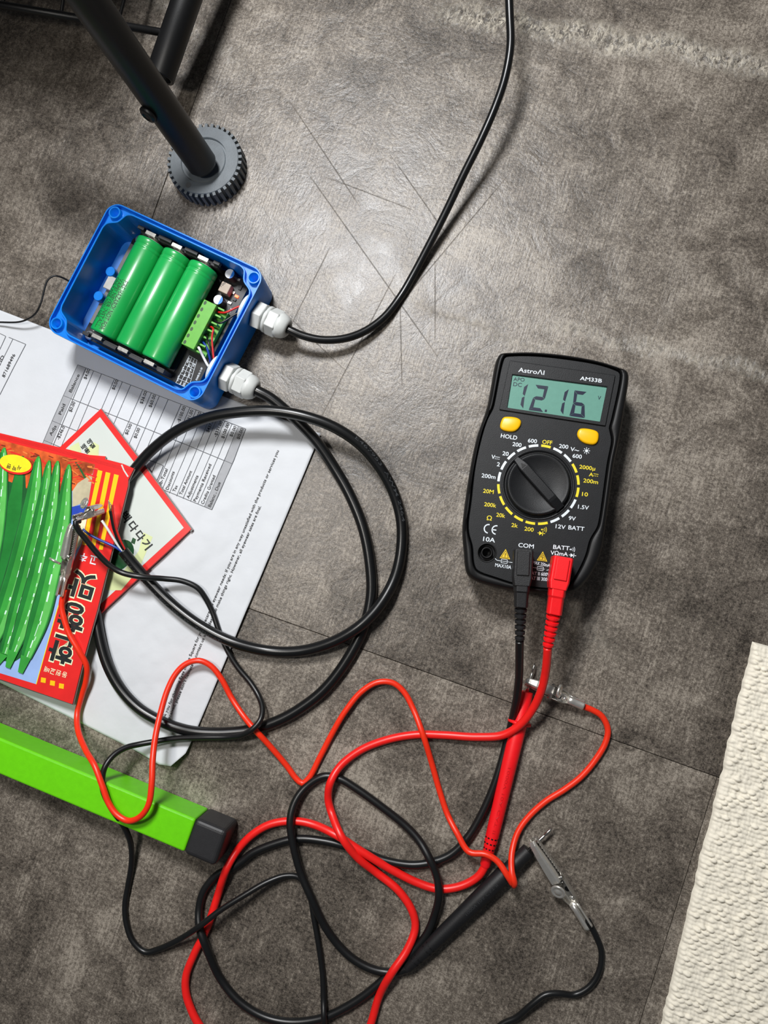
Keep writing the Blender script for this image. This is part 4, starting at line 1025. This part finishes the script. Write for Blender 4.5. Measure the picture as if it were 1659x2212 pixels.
    mesh('pointer_mark', ar, [(0,1,2)], M_holster, dial)
    # range marks
    upv = (P(1162.5,950,MZ)-dc); upv.z = 0; ang0 = math.atan2(upv.y,upv.x)-math.radians(11.3)
    for k in range(20):
        m_ = M_yellow_print if (k == 0 or 3 <= k <= 5 or 9 <= k <= 14) else M_white_print
        a0 = ang0-math.radians(18*k); poly = []
        ro, ri = R1*1.155, R1*1.085; ha = math.radians(6.9)
        V = [Vector((dc.x+rr*math.cos(a0+ha*f), dc.y+rr*math.sin(a0+ha*f), 0)) for rr,fs in ((ri,(-1,-.33,.33,1)),(ro,(-1,-.33,.33,1))) for f in fs]
        pr.add(m_, V, [(i,i+1,5+i,4+i) for i in range(3)], .00006)
    Wt = M_white_print; Yt = M_yellow_print
    for s_,p_,m_,h in (('HOLD',((420,850),(566,872)),Wt,8.6),('200',((525,925),(605,937)),Wt,8.6),('600',((663,893),(744,903)),Wt,8.6),('OFF',((792,905),(881,916)),Yt,8.6),('200',((942,943),(1025,953)),Wt,8.6),('V',((1043,970),(1082,975)),Wt,8.6),('~',((1080,978),(1120,985)),Wt,10),('600',((1063,1030),(1146,1041)),Wt,8.6),('20',((435,1008),(490,1016)),Wt,8.6),('V',((336,1040),(369,1044)),Wt,8.6),('2',((385,1106),(411,1110)),Wt,8.6),('2000µ',((1124,1128),(1266,1147)),Yt,8.4)):
        pr.text(s_, *c6(*p_), h, m_, .014, .00006)
    for s_,p_,m_,h in (('A',((1210,118),(1250,123)),Yt,8.2),('200m',((1160,173),(1292,190)),Yt,8.6),('10',((1148,295),(1201,301)),Yt,8.6),('1.5V',((1112,408),(1209,420)),Wt,8.6),('9V',((1028,510),(1092,518)),Wt,8.6),('12V',((912,583),(1000,594)),Wt,8.6),('BATT',((1026,594),(1169,610)),Wt,8.8),('200m',((248,128),(373,145)),Wt,8.6),('20M',((262,266),(356,278)),Yt,8.6),('200k',((272,386),(379,400)),Yt,8.6),('20k',((380,480),(459,492)),Yt,8.6),('2k',((515,572),(573,580)),Yt,8.6),('200',((632,605),(714,617)),Yt,8.6),('Ω',((295,511),(340,516)),Yt,9.5),
        ('10A',((262,698),(369,713)),Wt,9.5),('MAX10A',((370,928),(514,951)),Wt,7.6),('COM',((578,752),(716,767)),Wt,9),('BATT',((890,769),(1036,784)),Wt,9),('VΩmA',((866,820),(1022,836)),Wt,8.6),('MAX 250mA',((708,905),(860,933)),Wt,7),('CAT II 600V',((672,1000),(859,1016)),Wt,7.4),('CAT III 300V',((664,1042),(859,1061)),Wt,7.4)):
        pr.text(s_, *c7(*p_), h, m_, .012, .00006)
    # CE mark
    def arc_c(cx_,cy_,rad,a0,a1,th):
        n_ = 18; return c7(*[(cx_+(rad)*math.cos(math.radians(a0+(a1-a0)*k/n_)),cy_+rad*math.sin(math.radians(a0+(a1-a0)*k/n_))) for k in range(n_+1)])
    pr.line(arc_c(312,590,38,100,285,10), 2.6, Wt); pr.line(arc_c(382,601,38,100,285,10), 2.6, Wt); pr.line(c7((346,598),(382,602)), 2.4, Wt)
    # direct-current signs
    for x_,y_,m_ in ((370,1023-1078,Wt),(1253,97,Yt)):
        pr.line(c7((x_,y_),(x_+44,y_+6)), 1.1, m_)
        for i in range(3): pr.line(c7((x_+i*16-2,y_+17+i*2),(x_+i*16+8,y_+18.5+i*2)), 1.1, m_)
    # lamp sign
    sx_,sy_ = c6((1191,970))[0]; pr.poly(ell(sx_,sy_,3.2,3.2,0,14), Wt)
    for k in range(8):
        a_ = k*math.pi/4; pr.line([(sx_+4.4*math.cos(a_),sy_+4.4*math.sin(a_)),(sx_+7.4*math.cos(a_),sy_+7.4*math.sin(a_))], 1.3, Wt)
    # diode and sound signs
    def diode(x_,y_,m_,k=1.0):
        pr.line(c7((x_-30*k,y_-4),(x_+46*k,y_+4)), 1.2, m_); pr.poly(c7((x_-12*k,y_-22*k),(x_+20*k,y_),(x_-14*k,y_+20*k)), m_); pr.line(c7((x_+24*k,y_-20*k),(x_+18*k,y_+24*k)), 1.5, m_)
    def sound(x_,y_,m_,k=1.0):
        pr.poly(ell(*c7((x_,y_))[0],1.7*k,1.7*k,0,10), m_)
        for i in (1,2,3): pr.line(c7(*[(x_+14*k*i*math.cos(math.radians(q)),y_+14*k*i*math.sin(math.radians(q))) for q in range(-34,50,14)]), 1.1, m_)
    diode(778,630,Yt,.9); sound(790,597,Yt); diode(1058,828,Wt,.85); sound(1045,775,Wt,.95)
    # warning triangles
    M_tri = mat('warning_yellow', rgb(238,200,40), .45)
    for x_,y_,g in ((462,825,'!'),(795,846,'z')):
        pr.poly(c7((x_+4,y_-54),(x_+43,y_+38),(x_-50,y_+26)), M_tri, .00006); 
        pr.line(c7((x_+3,y_-38),(x_+29,y_+29),(x_-36,y_+19),(x_+3,y_-38)), 1.0, M_holster, .00009)
        if g == '!': pr.line(c7((x_+2,y_-16),(x_-1,y_+8)), 1.6, M_holster, .00009); pr.poly(ell(*c7((x_-2,y_+15))[0],1,1,0,8), M_holster, .00009)
        else: pr.line(c7((x_+4,y_-20),(x_-9,y_-2),(x_+8,y_),(x_-4,y_+18)), 1.2, M_holster, .00009)
    # fuse signs
    for x_,y_,seg_ in ((452,883,((370,855),(388,872),(420,878))),(775,948,((832,962),(850,958),(866,948)))):
        pr.line(c7(*seg_), 1.1, Wt); pr.line(c7((x_-32,y_-6),(x_+40,y_+4)), 1.0, Wt); pr.line(c7((x_-24,y_-22),(x_+30,y_-14),(x_+26,y_+18),(x_-28,y_+10),(x_-24,y_-22)), 1.0, Wt)
    pr.line(c7((498,889),(528,893)), 1.1, Wt); pr.line(c7((700,935),(742,941)), 1.1, Wt)
    pr.build(fp, {'white_print':'white_lettering','yellow_print':'yellow_lettering','warning_yellow':'warning_triangle','black_rubber_holster':'warning_sign'})
    # open jack
    V,F = lathe([(.0003,.0053),(.0005,.0051),(.0003,.0047),(-.0030,.0046),(-.0030,.0031),(.0001,.0030),(.0001,.0024),(-.0060,.0023),(-.0060,.0001)], jc, ZU, 36, False); mesh('jack', V, F, M_holster, t, True)
make_meter()

# ================================================================ test leads
def loft(secs, m_, name, parent, smooth=False):
    """secs: lists of equal-count points"""
    n = len(secs[0]); V = [p for s in secs for p in s]
    F = [(i*n+k,i*n+(k+1)%n,(i+1)*n+(k+1)%n,(i+1)*n+k) for i in range(len(secs)-1) for k in range(n)]+[tuple(range(n-1,-1,-1)),tuple((len(secs)-1)*n+k for k in range(n))]
    return mesh(name,V,F,m_,parent,smooth)
def make_plug(parent, TLp, TRp, BRp, BLp, end0, end1, tip, m, zt=.0470):
    """right-angle plug: head over the jack, body leading down in the photo to tip"""
    a = P(*TLp,zt); b = P(*TRp,zt); c = P(*BRp,zt); d = P(*BLp,zt)
    cen_ = (a+b+c+d)/4; dn = ((c+d)/2-(a+b)/2); L = dn.length; dn = dn.normalized(); sd = Vector((-dn.y,dn.x,0)); w = (b-a).length/2; w2 = (c-d).length/2
    zb = .0332
    hd = loft([[cen_+dn*(L*f*.5)+sd*ww*g+ZU*(z-cen_.z) for g,z in ((-1,zb),(1,zb),(1,zt-.0012),(.86,zt),(-.86,zt),(-1,zt-.0012))] for f,ww in ((-1,w*.9),(-.94,w),(.55,w),(1.0,w2))], m, 'plug_head', parent); bevel(hd,.0006,2)
    pad = [[cen_+dn*(L*f*.5)+sd*w*.66*g+ZU*(z-cen_.z) for g,z in ((-1,zt-.0004),(1,zt-.0004),(1,zt+.0005),(.9,zt+.0009),(-.9,zt+.0009),(-1,zt+.0005))] for f in (-.86,.42)]
    o = loft(pad, m, 'grip_pad', hd); bevel(o,.0003,2)
    # body towards the wire
    e0 = P(*end0[0],.0405); e1 = P(*end0[1],.0405); ec = (e0+e1)/2; ew = (e1-e0).length/2
    st = cen_+dn*(L*.40); st.z = .0405
    ax = (ec-st).normalized(); LB = (ec-st).length
    hh = .0062
    def rr(c_,ww,h_): return [c_+sd*ww*x_+ZU*h_*y_ for x_,y_ in ((-1,-.6),(-.7,-1),(.7,-1),(1,-.6),(1,.6),(.7,1),(-.7,1),(-1,.6))]
    o = loft([rr(st,w2*.98,hh),rr(st+ax*LB*.35,w2*.95,hh*.96),rr(st+ax*LB*.42,w2*.88,hh*.86),rr(ec,ew,hh*.70)], m, 'plug_body', parent, False); bevel(o,.0005,2)
    # ribbed strain relief
    tp = P(*tip,.036); ax2 = (tp-ec); LR = ax2.length; ax2 = ax2/LR
    secs = []; nr = 6
    re0 = ew*.98; re1 = ew*.72
    core_ = lathe([(0,re0*.62),(LR,re1*.62)], ec, ax2, 18); vf = [core_]
    for k in range(nr):
        x0 = LR*(k+.15)/nr; x1 = LR*(k+.78)/nr; r0 = re0+(re1-re0)*k/nr
        vf.append(lathe([(x0,r0*.80),(x0+.0003,r0),(x1-.0003,r0*.97),(x1,r0*.78)], ec, ax2, 20))
    V,F = merge(*vf); mesh('strain_relief', V, F, m, parent, False)
    # banana pin down into the jack
    pc = cen_-dn*(L*.05); V,F = lathe([(.0322-.030,.0024),(.0345-.030,.0024)], Vector((pc.x,pc.y,.030)), ZU, 16); mesh('plug_pin', V, F, M_steelpin, parent)
    return tp
def make_probe(parent, front, tail, tip, widths, m, zc, flange, grooves, emboss=None):
    """front/tail/tip: pixels; widths: (fraction from front, radius)"""
    zf_,zt_,ztip = zc
    a = P(*front,zf_); b = P(*tail,zt_); ax = (b-a); L = ax.length; ax = ax/L
    prof = []
    for f,r in widths: prof.append((L*f,r))
    V,F = lathe(prof, a, ax, 28); h = mesh('probe_handle', V, F, m, parent, True)
    es = h.modifiers.new('split','EDGE_SPLIT'); es.split_angle = math.radians(40)
    V,F = lathe([(L*flange-.0008,.004),(L*flange-.0006,.0066),(L*flange+.0008,.0068),(L*flange+.0012,.004)], a, ax, 28); mesh('finger_guard', V, F, m, h, True)
    for g in grooves:
        r = [widths[i][1]+(widths[i+1][1]-widths[i][1])*(g-widths[i][0])/(widths[i+1][0]-widths[i][0]) for i in range(len(widths)-1) if widths[i][0] <= g <= widths[i+1][0]][0]
        up = (ZU-ax*ax.z).normalized(); sd = ax.cross(up)
        for k in range(5):
            th = -1.1+2.2*k/4; n_ = up*math.cos(th)+sd*math.sin(th); tg = ax.cross(n_)
            box('groove', a+ax*(L*g)+n_*r, ax, tg, n_, .0007, r*.30, .0004, M_holster, h)
    tp = P(*tip,ztip); d = (tp-a); LT = d.length; d = d/LT
    V,F = lathe([(-.004,.0010),(LT*.60,.0010),(LT*.62,.00075),(LT*.68,.00075),(LT*.70,.0010),(LT*.84,.0010),(LT,.0001)], a, d, 14); mesh('probe_tip', V, F, M_steelpin, parent, True)
    if emboss:
        txt,p0,p1,hp = emboss
        gV,gF,x0,x1,y0_,y1_ = glyphs(txt,.01)
        up = (ZU-ax*ax.z).normalized(); sd = ax.cross(up)
        q0 = (P(*p0,zf_)-a).dot(ax); q1 = (P(*p1,zf_)-a).dot(ax); VV = []
        rad = lambda s_: [widths[i][1]+(widths[i+1][1]-widths[i][1])*(s_/L-widths[i][0])/(widths[i+1][0]-widths[i][0]) for i in range(len(widths)-1) if widths[i][0] <= s_/L <= widths[i+1][0]][0]
        sg = 1 if q1 > q0 else -1
        for v in gV:
            s_ = q0+(q1-q0)*(v.x-x0)/(x1-x0); r = rad(s_)+.00012; th = (-sg*(v.y-.35)*hp*-1)/r*.001
            VV.append(a+ax*s_+(up*math.cos(th)+sd*math.sin(th))*r)
        mesh('embossed_lettering', VV, gF, mat('embossed_'+m.name, tuple(list(Vector(rgb(46,47,49)[:3]) if m is M_black_plastic else Vector(rgb(205,16,22)[:3]))+[1]), .4), h)
    return b, ax
cA = crop(860,1750,3.456); cB = crop(340,1700,2.9625)
def lead_wire(parent, pts, r, m): 
    path = crom(pts); V,F = sweep(path, r, 14); return mesh('wire', V, F, m, parent, True)
def make_test_leads():
    q = lambda L_: [P(p[0],p[1],(p[2] if len(p) > 2 else 2.5)*MM) for p in L_]
    # red
    t = thing('test_lead', (P(1100,1680).x,P(1100,1680).y,0), 'red test lead from the right meter jack to the red probe on the floor', 'test lead', 'multimeter test leads')
    tp = make_plug(t, (1196,1200.6),(1240,1205),(1224,1279),(1188,1268), ((1180,1326),(1212,1330)), None, (1183,1399), M_red_plastic)
    b,ax = make_probe(t, (1138,1494), (1047,1874), (1156,1431), [(0,.0026),(.002,.0036),(.03,.0039),(.16,.0040),(.19,.0046),(.45,.0043),(.75,.0039),(.86,.0037),(.88,.0034),(.985,.0030),(1,.0022)], M_red_plastic, (.0045,.0042,.0048), .175, (.83,.86,.89,.92), ('1000V 10A CAT II', (1118,1660),(1075,1800), 2.2))
    pts = [tp-Vector((0,0,.0002)), P(1181,1430,.031)]+q([(1177,1460,26),(1168,1495,21),(1150,1533,15.5),(1122,1567,11),(1085,1588,7.6),(1030,1592,5),(960,1588,2.6),(900,1587,2.5),(840,1597),(780,1620),(735,1655,4),(714,1690,7.2),(709,1725,4.5),(715,1752,4.5),(738,1808,11.8),(772,1852,8),(812,1884,2.6),(860,1923),(890,1967),(897,2004),(880,2051,5.0),(846,2102,8.0),(819,2152,3),(801,2212),(770,2290),(690,2345),(580,2340),(480,2280),(429,2212),(414,2183),(402,2145.6),(402,2108),(421,2058,2.5),(440,2020,2.5),(451,1994,2.5),(472,1929.5),(480,1903,5.5),(488.5,1879,7.4),(498,1860,6),(512,1838,3.4),(542.5,1805,3.5),(583,1781,3.0),(634,1773.6,2.5),(677,1781,3),(728,1805,7.2),(779,1838,7.0),(840,1875,4),(900,1906,2.5),(945,1920,2.5),(985,1917,2.8),(1018,1904,3.2),(1037,1889,3.8)])+[b+ax*(-.001)]
    lead_wire(t, pts, .0023, M_red_wire)
    # black
    t = thing('test_lead', (P(1010,1980).x,P(1010,1980).y,0), 'black test lead from the middle meter jack to the black probe', 'test lead', 'multimeter test leads')
    tp = make_plug(t, (1111,1186),(1153,1187),(1146,1268),(1110.5,1264), ((1111,1312),(1139,1313)), None, (1122.5,1385), M_black_tex)
    b,ax = make_probe(t, (1143,1836), (878,2094), (1194,1788), [(0,.0030),(.003,.0040),(.16,.0042),(.19,.0050),(.45,.0047),(.75,.0041),(.86,.0037),(.88,.0034),(.985,.0028),(1,.0022)], M_black_plastic, (.0050,.0046,.0060), .175, (.80,.83,.90,.93), ('1000V 10A CAT II', (1003,1965),(1072,1902), 2.4))
    pts = [tp]+q([(1122,1425,29),(1121,1465,21),(1116,1510,13),(1108,1550,6),(1096,1600,2.5),(1070,1690),(1040,1760),(1010,1810),(975,1845),(935,1862,2.5),(890,1868),(830,1858),(770,1835,2.5),(700,1817,2.5),(640,1812,2.5),(590,1824),(545,1843),(522,1861),(498,1877),(472,1888),(441,1923),(430,1963,3),(431,2004,6),(440,2032,7.2),(450,2058,6),(475,2112),(515.5,2162),(569.5,2196),(627,2208),(690,2201,2.5),(728,2186),(779,2156),(829.5,2115,2.5),(866.6,2081,2.6),(900,2046,2.6),(922,2018,3),(938,1979,3.5),(948,1935,7),(944,1895,7),(929,1857,7),(906,1816.5,4),(877,1785),(812.6,1734),(769,1703),(735,1683,2.5),(700,1677,2.6),(661,1700,2.8),(637,1733,5),(627,1774,7.2),(634,1828,7.2),(651,1889,6.2),(671,1936,6.2),(698,1994,4),(728,2037.5),(762,2071),(802.5,2093),(836,2100,2.5),(862,2098,3.5)])+[b-ax*.001]
    lead_wire(t, pts, .0023, M_black_wire)
make_test_leads()

# ================================================================ crocodile clips and their leads
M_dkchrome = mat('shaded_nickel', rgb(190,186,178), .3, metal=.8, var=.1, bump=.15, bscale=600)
def make_clip(parent, base, tip, up, disc_tilt, open_=.0025, wsc=1.0):
    X = (tip-base); L = X.length; X = X/L; Z = (up-X*up.dot(X)).normalized(); Y = Z.cross(X); k = L/46.0
    def w(x,y,z): return base+X*(x*k)+Y*(y*MM*wsc)+Z*(z*MM*wsc)
    def chan(secs, name, m, th=.0005, par=None):
        V = []; F = []
        for x,hw,z0,h in secs: V += [w(x,-hw,z0+h), w(x,-hw*.96,z0+h*.3), w(x,-hw*.72,z0), w(x,hw*.72,z0), w(x,hw*.96,z0+h*.3), w(x,hw,z0+h)]
        for i in range(len(secs)-1):
            for q in range(5): F.append((i*6+q,i*6+q+1,(i+1)*6+q+1,(i+1)*6+q))
        o = mesh(name,V,F,m,par or parent,False); s = o.modifiers.new('sheet','SOLIDIFY'); s.thickness = th; s.offset = 0
        bevel(o,.00018,2); return o
    # wire barrel
    V = []; F = []; n = 14
    for x,r in ((0,2.35),(1.0,2.2),(9,2.1),(12.5,2.3)):
        for q in range(n+1):
            a = math.radians(-250+320*q/n+55); V.append(w(x, r*math.cos(a), 2.2+r*math.sin(a)))
    for i in range(3):
        for q in range(n): F.append((i*(n+1)+q,i*(n+1)+q+1,(i+1)*(n+1)+q+1,(i+1)*(n+1)+q))
    br = mesh('crimp_barrel',V,F,M_chrome,parent,True); s = br.modifiers.new('sheet','SOLIDIFY'); s.thickness = .0005; s.offset = 0
    secs = [(11.5,2.2,.2,2.4),(15,3.3,0,3.6),(20,3.5,0,4.0),(26,3.4,0,3.4)]
    x = 28.0
    while x < 45:
        hw = 3.3-(x-26)/20*1.7; secs += [(x,hw,0,2.3),(x+.7,hw-.05,0,3.2)]; x += 1.5
    secs.append((46,1.5,0.2,2.4))
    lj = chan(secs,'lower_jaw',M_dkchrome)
    for xx in (14.2,):
        V,F = lathe([(0,1.5*MM*wsc),(.9*MM*wsc,1.3*MM*wsc),(1.4*MM*wsc,.5*MM*wsc)], w(xx,0,.2), Z, 16); mesh('rivet',V,F,M_chrome,lj,True)
    V,F = lathe([(0,1.35*MM*wsc),(.25*MM*wsc,1.3*MM*wsc)], w(18.6,0,.2), Z, 18); mesh('punched_hole',V,F,M_holster,lj)
    oz = open_*1000
    us = [(25,2.5,6.6,-2.6),(30,2.5,6.3+oz*.2,-2.8),(38,2.1,5.6+oz*.6,-2.6),(44,1.7,4.6+oz*.9,-1.6),(46,1.4,3.6+oz,-.9)]
    uj = chan(us,'upper_jaw',M_chrome)
    # thumb disc behind the pivot
    dc = w(22.0,0,7.6+2.5*math.sin(disc_tilt)); dn = (Z*math.cos(disc_tilt)-X*math.sin(disc_tilt)).normalized()
    R3 = 3.7*MM*wsc
    V,F = lathe([(-.0006,R3*.9),(-.0004,R3),(.0004,R3),(.0007,R3*.9),(.0005,R3*.66),(.0002,R3*.58),(.0008,R3*.42),(.0011,R3*.2),(.0012,R3*.02)], dc, dn, 30); mesh('thumb_disc',V,F,M_chrome,uj,True)
    # pivot pin and side ears
    V,F = lathe([(-4.2*MM*wsc,.9*MM*wsc),(-3.6*MM*wsc,1.2*MM*wsc),(3.6*MM*wsc,1.2*MM*wsc),(4.2*MM*wsc,.9*MM*wsc)], w(26,0,3.6), Y, 14); mesh('pivot_pin',V,F,M_steelpin,lj,True)
    pth = [w(24+.0,-2.2+4.4*j/40,4.0)+X*(1.5*MM*math.cos(j*.95))+Z*(1.5*MM*math.sin(j*.95)) for j in range(41)]
    V,F = sweep(pth,.0003,6); mesh('spring',V,F,M_steelpin,lj,True)
def make_clip_leads():
    q = lambda L_,z: [P(p[0],p[1],(p[2] if len(p) > 2 else z)*MM) for p in L_]
    r = .00175
    # orange-red clip lead
    t = thing('clip_lead', (P(650,1690).x,P(650,1690).y,0), 'thin orange-red wire with a metal crocodile clip at each end', 'clip lead', 'crocodile clip leads')
    cbase = P(136,1287,15.5*MM); ctip = P(172,1134,21*MM)
    g = cbase
    pts = [g+(ctip-g).normalized()*.004, g]+q([(133,1310,15),(138,1335,14.5),(150,1370,13.5),(170,1405,12.5),(187,1438,10),(186,1470,7),(176,1505,5),(167,1540,5),(168,1575,10),(185,1620,19),(205,1655,25),(222,1700,26.5),(235,1735,26.2),(253,1760,26.2),(277,1773,26.5),(303,1764,29),(321,1738,31),(328,1690,31),(330,1640,28),(336,1590,22),(347,1540,16),(362,1490,12),(380,1455,10),(402,1434,9),(430,1427,8.5),(455,1438,7),(478,1466,5.5),(500,1507,4),(525,1545,6),(552,1578,9.2),(580,1608,6),(620,1655,2.5),(640,1682,2),(653,1692,2),(668,1680,2),(690,1638,2),(720,1580,3),(745,1538,4),(780,1495,4),(815,1474,4),(848,1475,3.2),(872,1494,2.6),(892,1530,3.2),(913,1585,6.8),(933,1650,3.4),(950,1710,2.2),(967,1760,3),(987,1799,6.6),(1013,1840,9),(1048,1845,10.6),(1074,1860,11.2),(1097,1893,12.6),(1110,1913,10),(1111,1905,13.2),(1106,1886,12.4),(1105,1850,8),(1112,1815,4.5),(1124,1788,3),(1146,1760,2),(1180,1730,1.9),(1220,1705,1.9),(1255,1678,1.9),(1285,1643,2),(1308,1604,2.4),(1313,1575,2.8),(1300,1547,3.4),(1278,1533,4),(1254,1524,5)],1.9)
    e = P(1240,1518,5.3*MM); pts.append(e)
    lead_wire(t, pts, r, M_orange_wire)
    make_clip(t, P(1258,1526,4.0*MM), P(1133,1473,5.2*MM), Vector((.15,.35,1)), 1.15, .0010, 1.05)
    make_clip(t, g, ctip, Vector((-.55,.1,.85)), 1.2, .0020, 1.0)
    # black clip lead
    t = thing('clip_lead', (P(430,1950).x,P(430,1950).y,0), 'thin black wire with a metal crocodile clip at each end', 'clip lead', 'crocodile clip leads')
    dbase = P(163,1128,33*MM); dtip = P(224,1108,17*MM)
    pts = [dbase+(dtip-dbase).normalized()*.003, dbase]+q([(170,1146,31),(184,1163,28.5),(210,1195,24.5),(235,1220,21),(261,1236,18.5),(304,1246,17),(354,1250,11),(394,1255,8),(427,1270,6),(444,1292,4),(459,1322,2.5),(474.6,1367,2.2),(492,1406,2.2),(513.6,1441,1.9),(542,1475.6,2.2),(559,1504,4),(567,1530,8),(562,1556,12),(544,1576,13.6),(520,1588,11.5),(492,1592,9.5),(438,1593,9.0),(383,1595,8),(340,1601,8),(300,1608,11),(272,1615,15),(247,1630,19.5),(228,1654,23.5),(221,1680,24.2),(223,1708,24.2),(239,1743,23.6),(258,1770,21),(274,1798,15),(283,1826,9),(284,1866.5,4),(276,1917,2),(270,1955,1.9),(273,1995,1.9),(287,2033,1.9),(313,2056,1.9),(340,2051,2.4),(384,2031,6.5),(431,2001,11),(475,1967,11),(529,1933,9),(576,1906,6),(617,1892,3),(645,1895,1.9),(662,1915,1.8),(672,1945,1.8),(678,1982,1.8),(688,2037.5),(697,2105),(699,2160,3.5),(700,2200,6.8),(703,2240,3),(730,2300),(820,2345),(940,2330),(1020,2270),(1086,2212),(1115,2198.5,3),(1149,2169.6,5),(1178,2149,5),(1207,2146,4),(1239,2149),(1265,2138),(1285,2117.5),(1297,2088.5),(1299,2054),(1289,2025),(1276,1999,2.5),(1270,1988,3.5)],1.9)
    lead_wire(t, pts, .0017, M_black_wire)
    make_clip(t, P(1274,1997,2.2*MM), P(1155,1806,4.4*MM), Vector((-.45,-.25,.85)), .12, .0016, 1.1)
    make_clip(t, dbase, dtip, Vector((-.25,.9,.35)), .9, .0015, .95)
make_clip_leads()

# ================================================================ crumbs on the floor
def make_specks():
    vf = []
    for k in range(70):
        x,y = R_.uniform(300,1650), R_.uniform(0,2200); p = P(x,y,0); s = R_.uniform(.00018,.0005)
        vf.append(([p+Vector((R_.uniform(-s,s),R_.uniform(-s,s),.00005)) for _ in range(3)]+[p+ZU*s], [(0,1,2),(0,1,3),(1,2,3),(2,0,3)]))
    V,F = merge(*vf); o = mesh('floor_crumbs', V, F, mat('white_dust',rgb(225,225,220),.6))
    setp(o, 'tiny white dust crumbs scattered over the grey floor', 'dust', kind='stuff')
make_specks()
